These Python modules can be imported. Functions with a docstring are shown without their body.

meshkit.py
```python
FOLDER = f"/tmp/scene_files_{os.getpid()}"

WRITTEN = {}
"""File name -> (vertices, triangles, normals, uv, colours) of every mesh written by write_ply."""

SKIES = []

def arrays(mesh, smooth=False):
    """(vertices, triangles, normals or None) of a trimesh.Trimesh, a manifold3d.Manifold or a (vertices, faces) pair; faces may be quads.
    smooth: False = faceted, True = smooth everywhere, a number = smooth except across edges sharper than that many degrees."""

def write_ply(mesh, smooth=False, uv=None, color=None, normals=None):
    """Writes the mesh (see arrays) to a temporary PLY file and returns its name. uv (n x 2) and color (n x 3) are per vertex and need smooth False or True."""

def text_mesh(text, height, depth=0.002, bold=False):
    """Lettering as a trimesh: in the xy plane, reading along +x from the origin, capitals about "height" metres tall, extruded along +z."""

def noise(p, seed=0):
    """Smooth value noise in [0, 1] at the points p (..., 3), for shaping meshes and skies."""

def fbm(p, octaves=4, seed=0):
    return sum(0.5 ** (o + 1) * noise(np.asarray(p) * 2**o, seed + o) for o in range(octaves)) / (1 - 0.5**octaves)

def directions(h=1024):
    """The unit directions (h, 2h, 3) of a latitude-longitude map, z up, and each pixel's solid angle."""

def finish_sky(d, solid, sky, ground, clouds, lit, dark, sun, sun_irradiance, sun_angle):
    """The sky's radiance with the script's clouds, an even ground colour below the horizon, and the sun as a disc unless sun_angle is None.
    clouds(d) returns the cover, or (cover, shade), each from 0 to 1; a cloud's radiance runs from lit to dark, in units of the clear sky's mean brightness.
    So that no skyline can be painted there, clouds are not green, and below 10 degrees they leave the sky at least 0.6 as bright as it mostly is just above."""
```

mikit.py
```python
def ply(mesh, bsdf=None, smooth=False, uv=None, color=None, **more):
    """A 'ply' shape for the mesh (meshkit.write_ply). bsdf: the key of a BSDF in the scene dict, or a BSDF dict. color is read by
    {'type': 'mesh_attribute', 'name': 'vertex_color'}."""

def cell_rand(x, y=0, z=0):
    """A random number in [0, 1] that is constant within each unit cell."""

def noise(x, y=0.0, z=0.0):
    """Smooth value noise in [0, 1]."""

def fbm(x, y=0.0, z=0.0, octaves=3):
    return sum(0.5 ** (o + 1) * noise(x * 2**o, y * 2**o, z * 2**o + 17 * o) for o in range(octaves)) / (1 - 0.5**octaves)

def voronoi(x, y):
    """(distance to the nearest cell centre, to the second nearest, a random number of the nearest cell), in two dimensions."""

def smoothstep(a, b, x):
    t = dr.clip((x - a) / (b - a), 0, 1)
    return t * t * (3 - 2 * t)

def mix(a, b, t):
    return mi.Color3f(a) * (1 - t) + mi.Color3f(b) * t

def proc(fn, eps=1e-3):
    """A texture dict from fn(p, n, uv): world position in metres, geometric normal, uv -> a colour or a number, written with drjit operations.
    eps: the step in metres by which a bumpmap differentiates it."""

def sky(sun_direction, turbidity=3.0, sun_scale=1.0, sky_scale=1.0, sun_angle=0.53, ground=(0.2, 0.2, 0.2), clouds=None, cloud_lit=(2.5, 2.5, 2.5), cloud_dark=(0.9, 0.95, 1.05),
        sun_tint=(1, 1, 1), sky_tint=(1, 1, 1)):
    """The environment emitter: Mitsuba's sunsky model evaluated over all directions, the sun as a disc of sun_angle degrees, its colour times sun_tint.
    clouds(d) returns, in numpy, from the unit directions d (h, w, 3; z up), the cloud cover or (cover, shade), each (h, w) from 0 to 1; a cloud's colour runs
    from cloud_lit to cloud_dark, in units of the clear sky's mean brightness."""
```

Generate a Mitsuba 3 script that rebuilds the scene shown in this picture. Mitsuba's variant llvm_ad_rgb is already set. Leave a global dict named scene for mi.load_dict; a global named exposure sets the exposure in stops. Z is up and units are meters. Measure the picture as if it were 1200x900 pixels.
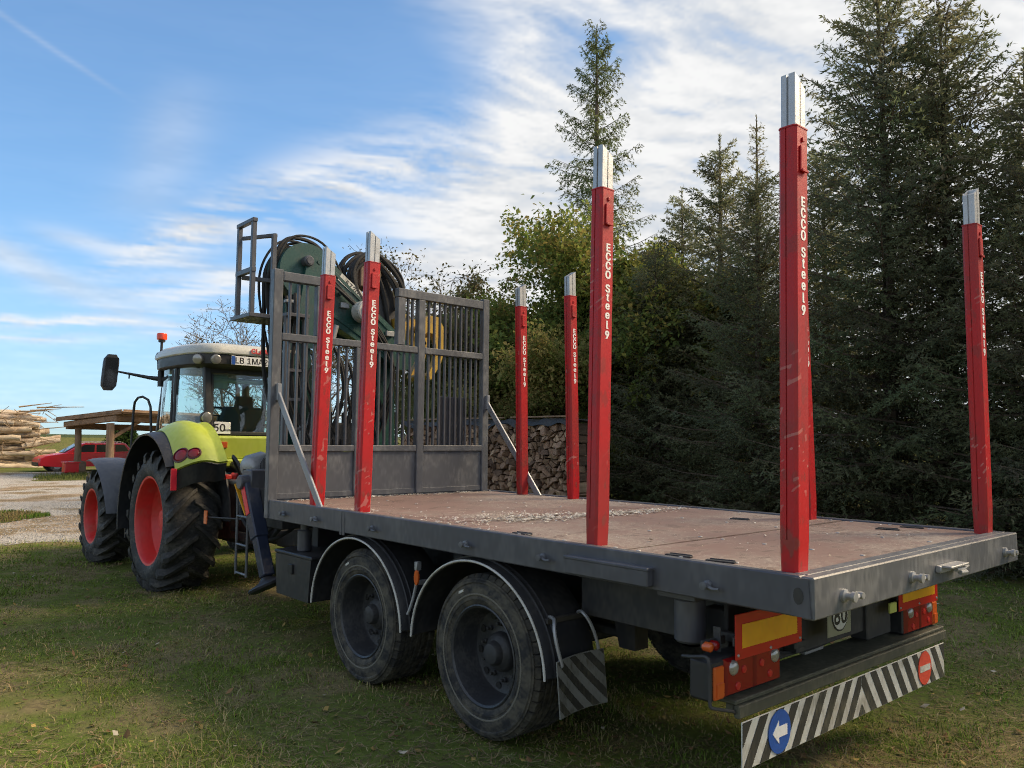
import math, random
import numpy as np, trimesh, mitsuba as mi, drjit as dr
import shapely.geometry as sg
from scipy.spatial import Voronoi
import mikit, meshkit
from mikit import proc, fbm, noise, smoothstep, mix, voronoi, cell_rand

T = mi.ScalarTransform4f
scene, labels = {}, {}
PI = math.pi

# ------------------------------------------------------------------ camera, sky, exposure
EYE = np.array([-4.2827, -1.5609, 1.7809])
scene['camera'] = {'type': 'perspective', 'fov': 66.49, 'fov_axis': 'x', 'near_clip': 0.05, 'far_clip': 9000.0,
                   'to_world': T().look_at(origin=EYE.tolist(), target=[-3.6200, -0.81545, 1.85315], up=[-0.05436, -0.04829, 0.99735])}
SUN_AZ, SUN_EL = math.radians(117), math.radians(39)
SUN = [math.sin(SUN_AZ) * math.cos(SUN_EL), math.cos(SUN_AZ) * math.cos(SUN_EL), math.sin(SUN_EL)]


def clouds(d):
    """High thin cirrus: a wide ribbed sheet over the right of the sky, a curved band leading out of it and streaks low on the left."""
    x, y, z = d[..., 0], d[..., 1], np.clip(d[..., 2], 0, 1)
    az = np.degrees(np.arctan2(x, y))
    el = np.degrees(np.arcsin(z))
    k = 1 / (z + 0.12)
    q = np.stack([x * k, y * k, 0 * x], -1)
    w = meshkit.fbm(q * 0.9 + 7, 4, 3) - 0.5
    w2 = meshkit.fbm(q * 2.1 + 3, 4, 9) - 0.5
    ca, sa = math.cos(-0.42), math.sin(-0.42)
    u, v = q[..., 0] * ca + q[..., 1] * sa, -q[..., 0] * sa + q[..., 1] * ca

    def rough(a, b, c, n, gain, seed):
        t = sum(gain ** o * (meshkit.noise(np.stack([a * 2 ** o, b * 2 ** o, 0 * x + c + o], -1), seed + o) - .5) for o in range(n))
        return .5 + t * .62

    fine = rough(u * 2.2 + w, v * 10 + 2 * w2, 0, 6, .68, 21)
    puff = rough(u * 5.0 + 1.5 * w, v * 11 + 1.5 * w2, 5, 5, .66, 33)

    def sm(a, b, t):
        t = np.clip((t - a) / (b - a), 0, 1)
        return t * t * (3 - 2 * t)

    edge = 36.0 + 9 * w + 14 * w2 - 4.0 * sm(22, 9, el) + 3 * sm(30, 40, el)
    sheet = sm(-5, 7, az - edge) * (0.95 + 0.75 * (puff - 0.5) + 0.6 * (fine - 0.5) + 0.6 * w)
    hole = np.exp(-(((az - 34 - 0.25 * (el - 24)) / 4.0) ** 2 + ((el - 25) / 4.0) ** 2))
    sheet = sheet * (1 - 0.75 * hole)
    tear = np.exp(-(((az - 47) / 6.0) ** 2 + ((el - 27 + 5 * w) / 3.5) ** 2)) * 0.3
    sheet = sheet - tear
    low = sm(2, 10, az - 26 - 8 * w) * sm(20, 14, el) * sm(1, 5, el) * 0.75 * (0.6 + fine * 0.8)
    mid = 11.5 + 0.34 * (az - 14) + 1.6 * np.sin((az - 14) * 0.13) + 2.5 * w
    wid = 0.9 + 0.10 * np.clip(az - 12, 0, 40)
    band = np.exp(-((el - mid) / wid) ** 2) * sm(11, 18, az) * np.clip(0.70 + 1.9 * (fine - .5), 0, 1)
    l1 = np.exp(-((el - (11.3 - 0.42 * (az - 8)) - 2 * w) / (0.8 + 0.5 * fine)) ** 2) * sm(24, 8, az) * 0.55
    l2 = np.exp(-((el - (13.4 - 0.15 * (az - 8)) - 2 * w) / 0.6) ** 2) * sm(8, 13, az) * sm(24, 18, az) * 0.5
    low2 = sum(a * np.exp(-((el - e0 - s * (az - 14) - 3.0 * w2 - 1.2 * w) / h) ** 2) * sm(c - r, c - 0.2 * r, az) * sm(c + r, c + 0.2 * r, az)
               for e0, s, h, c, r, a in ((7.4, -0.02, 0.55, 12, 11, 0.75), (8.6, 0.04, 0.5, 20, 9, 0.6), (10.0, 0.01, 0.55, 19, 7, 0.55), (6.2, 0.03, 0.4, 8, 9, 0.6), (11.2, -0.06, 0.6, 23, 6, 0.5)))
    low2 = low2 * np.clip(0.75 + 2.0 * (fine - .5), 0, 1.2)
    faint = np.exp(-((az - 17.5 - 0.33 * (el - 18) - 5 * w) / 2.2) ** 2) * sm(13, 16, el) * sm(25, 20, el) * 0.22
    trail = np.exp(-((el - (24.9 - 0.42 * (az - 7))) / 0.17) ** 2) * sm(15.5, 12.0, az) * sm(2, 7, az) * 0.16
    veil = 0.22 * sm(12, 1, el) * (1 - sm(40, 90, np.abs(az - 25))) + 0.06
    cover = 1 - (1 - np.clip(sheet, 0, 1)) * (1 - np.clip(band, 0, .95)) * (1 - np.clip(l1, 0, 1)) * (1 - np.clip(l2, 0, 1)) * (1 - np.clip(low2, 0, 0.9)) * (1 - np.clip(low, 0, 0.9)) * (1 - faint) * (1 - trail) * (1 - veil)
    back = sm(75, 120, np.abs((az - 50 + 180) % 360 - 180))            # the rest of the sky: broken cirrus
    rest = np.clip(0.60 + 1.1 * (puff - 0.5), 0, 0.95)
    return cover * (1 - back) + rest * back, np.clip(0.5 - 1.5 * (puff - 0.5) - 1.0 * (fine - .5), 0, 1)


scene['sky'] = mikit.sky(SUN, turbidity=2.3, sun_scale=0.7, sun_angle=24, clouds=clouds,
                         cloud_lit=(2.12, 2.12, 2.11), cloud_dark=(1.55, 1.61, 1.68), sky_scale=1.02, sun_tint=(1.0, 0.97, 0.91), sky_tint=(0.79, 0.96, 1.04), ground=(0.12, 0.12, 0.1))
exposure = 2.55

# ------------------------------------------------------------------ helpers
V = lambda *a: np.array(a, float)


def numbered(key):
    if key not in used:
        used.add(key)
        return key
    n = 1
    while f'{key}_{n:03d}' in used:
        n += 1
    used.add(f'{key}_{n:03d}')
    return f'{key}_{n:03d}'


used = set()


def thing(name, label, cat=None, group=None, kind=None):
    key = numbered(name)
    note(key, label, cat, group, kind)
    return key


def note(key, label=None, cat=None, group=None, kind=None):
    labels[key] = {k: v for k, v in dict(label=label, category=cat, group=group, kind=kind).items() if v}


def obj(name, mesh, mat, parent=None, smooth=False, label=None, **kw):
    key = numbered((parent + '__' if parent else '') + name)
    scene[key] = mikit.ply(mesh, mat, smooth=smooth, **kw)
    if label:
        note(key, label)
    return key


def joined(*ms):
    out = []
    for m in ms:
        out += list(m) if isinstance(m, (list, tuple)) else [m]
    return trimesh.util.concatenate(out)


def bx(x0, x1, y0, y1, z0, z1, b=0.004):
    lo, hi = np.minimum([x0, y0, z0], [x1, y1, z1]), np.maximum([x0, y0, z0], [x1, y1, z1])
    b = min(b, 0.3 * float((hi - lo).min()))
    if b <= 0:
        return trimesh.creation.box(bounds=[lo, hi])
    pts = []
    for k in range(3):
        e = np.full(3, b)
        e[k] = 0
        for s in np.ndindex(2, 2, 2):
            pts.append(np.where(np.array(s) == 0, lo + e, hi - e))
    return trimesh.convex.convex_hull(np.array(pts))


def frame_of(p, q, up=(0, 0, 1)):
    d = np.asarray(q, float) - p
    L = np.linalg.norm(d)
    d = d / L
    up = np.asarray(up, float)
    if abs(d @ up) > 0.98:
        up = V(0, 1, 0) if abs(d[1]) < 0.9 else V(1, 0, 0)
    s = np.cross(d, up)
    s /= np.linalg.norm(s)
    return d, s, np.cross(s, d), L


def beam(p, q, w, h, b=0.004, up=(0, 0, 1)):
    d, s, u, L = frame_of(p, q, up)
    m = bx(-w / 2, w / 2, 0, L, -h / 2, h / 2, b)
    M = np.eye(4)
    M[:3, 0], M[:3, 1], M[:3, 2], M[:3, 3] = s, d, u, p
    m.apply_transform(M)
    return m


def tube(pts, r, n=8, smoothing=0):
    pts = np.asarray(pts, float)
    if smoothing:
        t = np.linspace(0, len(pts) - 1, (len(pts) - 1) * smoothing + 1)
        from scipy.interpolate import CubicSpline
        pts = CubicSpline(np.arange(len(pts)), pts)(t)
    m = len(pts)
    r = np.broadcast_to(np.asarray(r, float), (m,)) if np.ndim(r) == 0 else np.interp(np.linspace(0, 1, m), np.linspace(0, 1, len(r)), r)
    d = np.gradient(pts, axis=0)
    d /= np.linalg.norm(d, axis=1, keepdims=True) + 1e-12
    ref = V(0, 0, 1) if abs(d[0][2]) < 0.9 else V(1, 0, 0)
    s = np.cross(d[0], ref)
    s /= np.linalg.norm(s)
    a = np.arange(n) * 2 * PI / n
    vs = []
    for i in range(m):
        s = s - d[i] * (s @ d[i])
        s /= np.linalg.norm(s) + 1e-12
        u = np.cross(d[i], s)
        vs.append(pts[i] + r[i] * (np.cos(a)[:, None] * s + np.sin(a)[:, None] * u))
    vs = np.vstack(vs + [pts[:1], pts[-1:]])
    f = []
    for i in range(m - 1):
        for j in range(n):
            k = (j + 1) % n
            A, B, C, D = i * n + j, i * n + k, (i + 1) * n + k, (i + 1) * n + j
            f += [(A, B, C), (A, C, D)]
    for j in range(n):
        k = (j + 1) % n
        f += [(m * n, k, j), (m * n + 1, (m - 1) * n + j, (m - 1) * n + k)]
    return trimesh.Trimesh(vs, f, process=False)


def cyl(p, q, r, n=20, r2=None, b=0.0):
    p, q = np.asarray(p, float), np.asarray(q, float)
    L = np.linalg.norm(q - p)
    r2 = r if r2 is None else r2
    b = min(b, L / 3, r / 2)
    prof = [(0, 0), (r - b, 0), (r, b), (r2, L - b), (r2 - b, L), (0, L)] if b else [(0, 0), (r, 0), (r2, L), (0, L)]
    return lathe(prof, p, q - p, n)


def lathe(prof, at, axis, n=48):
    """prof: (radius, height along the axis) pairs."""
    d, s, u, _ = frame_of(np.zeros(3), np.asarray(axis, float))
    a = np.arange(n) * 2 * PI / n
    ring = np.cos(a)[:, None] * s + np.sin(a)[:, None] * u
    vs = np.vstack([np.asarray(at) + r * ring + h * d for r, h in prof])
    f = []
    for i in range(len(prof) - 1):
        j = np.arange(n)
        k = (j + 1) % n
        f.append(np.stack([i * n + j, i * n + k, (i + 1) * n + k], 1))
        f.append(np.stack([i * n + j, (i + 1) * n + k, (i + 1) * n + j], 1))
    m = trimesh.Trimesh(vs, np.vstack(f), process=False)
    m.merge_vertices()
    m.update_faces(m.nondegenerate_faces())
    m.fix_normals()
    return m


def prism(poly, axis, a0, a1, bevel=0.0):
    """Extrudes a polygon along an axis: 'x' takes (y, z) points, 'y' takes (x, z), 'z' takes (x, y)."""
    g = poly if hasattr(poly, 'geom_type') else sg.Polygon(poly)
    m = trimesh.creation.extrude_polygon(g, abs(a1 - a0), engine='earcut')
    v = np.array(m.vertices)
    lo = min(a0, a1)
    m.vertices = {'x': np.stack([v[:, 2] + lo, v[:, 0], v[:, 1]], 1), 'y': np.stack([v[:, 0], v[:, 2] + lo, v[:, 1]], 1), 'z': v + [0, 0, lo]}[axis]
    m.fix_normals()
    return m


def sheet(fn, nu, nv, thick=0.0):
    """A grid surface fn(u, v) for u, v in [0, 1]; thick > 0 makes it a closed slab along its normals."""
    u, v = np.meshgrid(np.linspace(0, 1, nu), np.linspace(0, 1, nv), indexing='ij')
    P = np.array([[fn(u[i, j], v[i, j]) for j in range(nv)] for i in range(nu)], float)
    idx = np.arange(nu * nv).reshape(nu, nv)
    q = np.stack([idx[:-1, :-1], idx[1:, :-1], idx[1:, 1:], idx[:-1, 1:]], -1).reshape(-1, 4)
    f = np.vstack([q[:, :3], q[:, [0, 2, 3]]])
    P = P.reshape(-1, 3)
    if thick:
        N = trimesh.Trimesh(P, f, process=False).vertex_normals
        Q = P - N * thick
        n = len(P)
        rim = list(idx[:, 0]) + list(idx[-1, 1:]) + list(idx[-2::-1, -1]) + list(idx[0, -2:0:-1])
        e = [(rim[i], rim[(i + 1) % len(rim)]) for i in range(len(rim))]
        side = [(a, a + n, b + n) for a, b in e] + [(a, b + n, b) for a, b in e]
        m = trimesh.Trimesh(np.vstack([P, Q]), np.vstack([f, f[:, ::-1] + n, side]), process=False)
        m.fix_normals()
        return m
    return trimesh.Trimesh(P, f, process=False)


def moved(m, M=None, t=(0, 0, 0), rot=None, about=(0, 0, 0)):
    m = m.copy()
    if rot:
        m.apply_transform(trimesh.transformations.rotation_matrix(rot[0], rot[1], about))
    m.apply_translation(t)
    return m


def hull(pts):
    return trimesh.convex.convex_hull(np.asarray(pts, float))


def mirror_x(m):
    m = m.copy()
    m.vertices = m.vertices * [-1, 1, 1]
    m.faces = m.faces[:, ::-1]
    return m


def text_on(text, height, at, right, up, depth=0.003, bold=True, center=True):
    """Lettering lying on a plane at a point, reading along 'right'."""
    m = meshkit.text_mesh(text, height, depth, bold)
    r, u = np.asarray(right, float), np.asarray(up, float)
    r, u = r / np.linalg.norm(r), u / np.linalg.norm(u)
    M = np.eye(4)
    M[:3, 0], M[:3, 1], M[:3, 2], M[:3, 3] = r, u, np.cross(r, u), at
    if center:
        m.apply_translation(-(m.bounds[0] + m.bounds[1]) / 2 * [1, 1, 0])
    m.apply_transform(M)
    return m


# ------------------------------------------------------------------ materials
def rgb(*c):
    return {'type': 'rgb', 'value': list(c)}


def two(b):
    return {'type': 'twosided', 'bsdf': b}


def paint(key, c, rough=0.35, spec=0.5, metallic=0.0, dirt=None, amount=0.5, scale=6.0, bump=0.0, **kw):
    """Paint or metal with blotchy dirt mixed in where noise is high; roughness follows the dirt."""
    base = rgb(*c)
    if dirt is not None:
        def fn(p, n, uv, c=c, dirt=dirt, amount=amount, s=scale):
            a = fbm(p.x * s, p.y * s, p.z * s, 4)
            b = fbm(p.x * s * 9, p.y * s * 9, p.z * s * 3, 2)
            t = smoothstep(0.42, 0.8, a * 0.7 + b * 0.3) * amount + 0.25 * amount * smoothstep(0.2, 1.0, n.z) * (0.4 + b)
            return mix(c, dirt, dr.clip(t, 0, 1)) * (0.9 + 0.2 * b)
        base = proc(fn)
    m = {'type': 'principled', 'base_color': base, 'roughness': rough, 'specular': spec, 'metallic': metallic, **kw}
    if bump:
        s2 = scale * 4
        m = {'type': 'bumpmap', 'arbitrary': proc(lambda p, n, uv, s2=s2: fbm(p.x * s2, p.y * s2, p.z * s2, 3)), 'scale': bump, 'bsdf': m}
    scene[key] = two(m)


paint('m_steel', (0.060, 0.062, 0.074), 0.40, dirt=(0.12, 0.12, 0.125), amount=0.45, scale=4)
paint('m_steel_worn', (0.080, 0.084, 0.095), 0.40, dirt=(0.20, 0.20, 0.20), amount=0.55, scale=5)
paint('m_chassis', (0.026, 0.026, 0.028), 0.6, dirt=(0.07, 0.062, 0.05), amount=0.6, scale=5)


def stake_fn(p, n, uv):
    a = fbm(p.x * 3, p.y * 3, p.z * 1.6, 4)
    b = fbm(p.x * 30, p.y * 30, p.z * 11, 3)
    scr = smoothstep(0.80, 0.86, noise((p.x + p.y) * 34 + 4 * a, p.z * 45 - (p.x - p.y) * 22 + 9 * a, 2.0)) * smoothstep(0.5, 0.62, noise(p.x * 3, p.y * 3, p.z * 3.0))
    col = mix((0.43, 0.011, 0.014), (0.33, 0.022, 0.022), smoothstep(0.4, 0.7, a))
    col = mix(col, (0.22, 0.03, 0.025), 0.55 * smoothstep(0.58, 0.72, b))
    col = mix(col, (0.50, 0.25, 0.22), 0.42 * scr)
    return mix(col, (0.20, 0.06, 0.045), 0.5 * smoothstep(0.66, 0.74, b) * smoothstep(1.9, 1.2, p.z))


scene['m_red'] = two({'type': 'principled', 'base_color': proc(stake_fn), 'roughness': 0.42, 'specular': 0.35})
paint('m_rim_red', (0.55, 0.03, 0.025), 0.45, dirt=(0.30, 0.10, 0.07), amount=0.45, scale=7)
paint('m_alu', (0.42, 0.43, 0.44), 0.42, metallic=0.7, dirt=(0.28, 0.27, 0.26), amount=0.5, scale=12)
paint('m_galv', (0.33, 0.335, 0.34), 0.45, metallic=0.5)
paint('m_lime', (0.36, 0.43, 0.045), 0.30, dirt=(0.36, 0.38, 0.10), amount=0.5, scale=3, clearcoat=0.5, clearcoat_gloss=0.8)
paint('m_cream', (0.46, 0.46, 0.42), 0.35, dirt=(0.30, 0.29, 0.25), amount=0.4, scale=3)
paint('m_black', (0.020, 0.021, 0.024), 0.45, dirt=(0.055, 0.05, 0.045), amount=0.5, scale=6)
paint('m_grey_plastic', (0.075, 0.082, 0.10), 0.5, dirt=(0.12, 0.115, 0.11), amount=0.5, scale=3)
paint('m_crane', (0.009, 0.055, 0.047), 0.42, dirt=(0.04, 0.045, 0.04), amount=0.7, scale=5)
paint('m_yellow', (0.48, 0.30, 0.035), 0.5, dirt=(0.16, 0.11, 0.06), amount=1.0, scale=6)
paint('m_blue_leg', (0.018, 0.026, 0.052), 0.40, dirt=(0.08, 0.08, 0.08), amount=0.4, scale=6)
paint('m_rusty', (0.20, 0.13, 0.09), 0.7, dirt=(0.10, 0.06, 0.04), amount=0.8, scale=9)
paint('m_white', (0.72, 0.72, 0.70), 0.4)
paint('m_dirty_white', (0.50, 0.50, 0.46), 0.5, dirt=(0.22, 0.20, 0.15), amount=0.8, scale=8)
paint('m_flap_white', (0.17, 0.17, 0.155), 0.7, dirt=(0.06, 0.055, 0.04), amount=1.0, scale=9)
paint('m_stripe_black', (0.03, 0.03, 0.028), 0.5, dirt=(0.09, 0.085, 0.06), amount=0.8, scale=8)
paint('m_letter', (0.78, 0.76, 0.74), 0.5)
paint('m_print_black', (0.015, 0.015, 0.015), 0.5)
paint('m_print_red', (0.55, 0.03, 0.03), 0.4)
paint('m_sign_blue', (0.02, 0.08, 0.32), 0.4)
paint('m_sign_red', (0.50, 0.06, 0.035), 0.45)
paint('m_reflect_yellow', (0.68, 0.33, 0.012), 0.35, dirt=(0.52, 0.19, 0.01), amount=0.7, scale=6)
paint('m_reflect_red', (0.42, 0.016, 0.011), 0.3)
paint('m_lamp_red', (0.20, 0.004, 0.006), 0.22, clearcoat=0.35, clearcoat_gloss=0.9)
paint('m_lamp_bulb', (0.42, 0.02, 0.02), 0.2)
paint('m_lamp_orange', (0.50, 0.085, 0.012), 0.15, clearcoat=1.0)
paint('m_lamp_clear', (0.32, 0.31, 0.29), 0.15, metallic=0.5, clearcoat=1.0)
paint('m_beacon', (0.75, 0.06, 0.015), 0.15, clearcoat=1.0)
paint('m_car_red', (0.50, 0.012, 0.02), 0.2, clearcoat=1.0, clearcoat_gloss=0.95)
paint('m_dark_glass', (0.02, 0.025, 0.03), 0.05, spec=0.8)
paint('m_seat', (0.03, 0.032, 0.036), 0.8)
paint('m_tarp', (0.018, 0.018, 0.018), 0.6, dirt=(0.05, 0.05, 0.045), amount=0.6, scale=5)
scene['m_glass'] = {'type': 'thindielectric', 'int_ior': 1.5}
scene['m_tint_glass'] = {'type': 'thindielectric', 'int_ior': 1.52, 'specular_transmittance': rgb(0.62, 0.80, 0.76)}
scene['m_leaf'] = two({'type': 'diffuse', 'reflectance': {'type': 'mesh_attribute', 'name': 'vertex_color'}})
scene['m_thinleaf'] = {'type': 'principledthin', 'base_color': {'type': 'mesh_attribute', 'name': 'vertex_color'}, 'roughness': 0.6, 'diff_trans': 1.15, 'spec_trans': 0.0, 'eta': 1.3}


def rubber(key, dust, amount, s=9):
    def fn(p, n, uv):
        a = fbm(p.x * s, p.y * s, p.z * s, 4)
        b = fbm(p.x * 60, p.y * 60, p.z * 60, 2)
        return mix((0.022, 0.022, 0.023), dust, dr.clip(amount * smoothstep(0.30, 0.75, a * 0.7 + b * 0.3), 0, 1))
    scene[key] = two({'type': 'principled', 'base_color': proc(fn), 'roughness': 0.75, 'specular': 0.3})


rubber('m_tyre', (0.13, 0.12, 0.10), 0.85)
rubber('m_tyre_dusty', (0.125, 0.110, 0.080), 0.7, 14)
rubber('m_hose', (0.05, 0.05, 0.05), 0.5)


def wood(key, c1, c2, c3, axis=1, scale=1.0, rough=0.8):
    def fn(p, n, uv):
        q = [p.x, p.y, p.z]
        s = [38 * scale] * 3
        s[axis] = 2.5 * scale
        g = fbm(q[0] * s[0], q[1] * s[1], q[2] * s[2], 4)
        b = fbm(p.x * 2.3, p.y * 2.3, p.z * 2.3, 3)
        return mix(mix(c1, c2, smoothstep(0.3, 0.7, g)), c3, 0.8 * smoothstep(0.45, 0.75, b))
    scene[key] = two({'type': 'principled', 'base_color': proc(fn), 'roughness': rough, 'specular': 0.25})


def deck_fn(p, n, uv):
    a = fbm(p.x * 1.7 + 3, p.y * 1.2, 0.0, 4)
    b = fbm(p.x * 9, p.y * 14, 0.0, 4)
    c = fbm(p.x * 70, p.y * 70, 0.0, 2)
    scr = smoothstep(0.62, 0.70, noise(p.x * 2.2 + 1.5 * b, p.y * 55, 0.0)) * smoothstep(0.5, 0.7, noise(p.x * 2, p.y * 1.3, 4.0))
    col = mix((0.20, 0.132, 0.112), (0.245, 0.195, 0.165), smoothstep(0.35, 0.68, a * 0.6 + b * 0.4))
    col = mix(col, (0.12, 0.075, 0.06), 0.6 * smoothstep(0.56, 0.72, b))
    col = mix(col, (0.36, 0.31, 0.26), 0.55 * smoothstep(0.55, 0.72, c * 0.5 + a * 0.5))
    return mix(col, (0.33, 0.26, 0.22), 0.5 * scr) * 0.85


scene['m_deck'] = two({'type': 'principled', 'base_color': proc(deck_fn), 'roughness': 0.62, 'specular': 0.3})
wood('m_log_bark', (0.22, 0.15, 0.09), (0.36, 0.26, 0.16), (0.13, 0.09, 0.06), axis=0)
wood('m_log_peeled', (0.46, 0.36, 0.25), (0.60, 0.49, 0.35), (0.34, 0.25, 0.17), axis=0)
wood('m_log_grey', (0.40, 0.33, 0.25), (0.55, 0.46, 0.35), (0.30, 0.22, 0.16), axis=0)
wood('m_beam_wood', (0.19, 0.115, 0.065), (0.27, 0.17, 0.10), (0.12, 0.08, 0.05), axis=0, scale=0.5)
wood('m_post_wood', (0.19, 0.125, 0.08), (0.26, 0.175, 0.11), (0.13, 0.09, 0.06), axis=2, scale=0.5)
wood('m_fire_a', (0.24, 0.15, 0.095), (0.32, 0.21, 0.14), (0.10, 0.065, 0.045), axis=0)
wood('m_fire_b', (0.36, 0.24, 0.15), (0.46, 0.33, 0.22), (0.14, 0.09, 0.06), axis=0)
wood('m_fire_c', (0.11, 0.07, 0.05), (0.16, 0.105, 0.07), (0.06, 0.045, 0.035), axis=0)
wood('m_trunk', (0.09, 0.065, 0.05), (0.16, 0.12, 0.09), (0.06, 0.05, 0.04), axis=2, scale=0.4)
wood('m_trunk_grey', (0.13, 0.11, 0.09), (0.20, 0.17, 0.14), (0.09, 0.075, 0.06), axis=2, scale=0.4)
# ------------------------------------------------------------------ ground
rng = np.random.default_rng(11)


def grow(p):
    """Ground height: gentle bumps near the trailer, flat farther off."""
    x, y = p[..., 0], p[..., 1]
    near = np.exp(-((x / 14) ** 2 + ((y - 3) / 9.0) ** 2) ** 2)
    q = np.stack([x * 0.7, y * 0.7, 0 * x], -1)
    q2 = np.stack([x * 3.1, y * 3.1, 0 * x + 4], -1)
    return near * (0.10 * (meshkit.fbm(q, 3, 5) - 0.5) + 0.035 * (meshkit.fbm(q2, 2, 6) - 0.5)) - 0.012 * near


s = np.linspace(-1, 1, 231)
gx = 15 * s + 2600 * np.sign(s) * np.abs(s) ** 9
gy = 4 + 15 * s + 2600 * np.sign(s) * np.abs(s) ** 9
X, Y = np.meshgrid(gx, gy, indexing='ij')
gz = grow(np.stack([X, Y], -1))
ii = np.arange(len(s) ** 2).reshape(len(s), len(s))
q = np.stack([ii[:-1, :-1], ii[1:, :-1], ii[1:, 1:], ii[:-1, 1:]], -1).reshape(-1, 4)


def ground_fn(p, n, uv):
    a = fbm(p.x * 0.55, p.y * 0.55, 1.0, 4)
    b = fbm(p.x * 3.1, p.y * 3.1, 2.0, 4)
    c = fbm(p.x * 26, p.y * 26, 0.0, 3)
    col = mix((0.11, 0.14, 0.036), (0.20, 0.165, 0.085), smoothstep(0.42, 0.66, a * 0.5 + b * 0.5))
    col = mix(col, (0.07, 0.055, 0.035), 0.6 * smoothstep(0.5, 0.75, c))
    return col * (0.7 + 0.6 * c)


scene['m_ground'] = two({'type': 'diffuse', 'reflectance': proc(ground_fn)})
obj('ground', (np.stack([X, Y, gz], -1).reshape(-1, 3), q), 'm_ground', smooth=True)
note('ground', 'grass covered ground under the trailer and tractor', kind='structure')


def gravel_fn(p, n, uv):
    v1, v2, r = voronoi(p.x * 22, p.y * 22)
    a = fbm(p.x * 0.35, p.y * 0.5, 0.0, 4)
    b = fbm(p.x * 1.6, p.y * 1.6, 3.0, 4)
    col = mix((0.30, 0.28, 0.25), (0.40, 0.38, 0.345), r)
    col = mix(col, (0.27, 0.20, 0.13), 0.85 * smoothstep(0.47, 0.62, a * 0.6 + b * 0.4))
    col = mix(col, (0.15, 0.12, 0.07), 0.6 * smoothstep(0.60, 0.70, b))
    return col * (0.65 + 0.5 * smoothstep(0.0, 0.25, v2 - v1))


scene['m_gravel'] = two({'type': 'diffuse', 'reflectance': proc(gravel_fn)})


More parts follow.
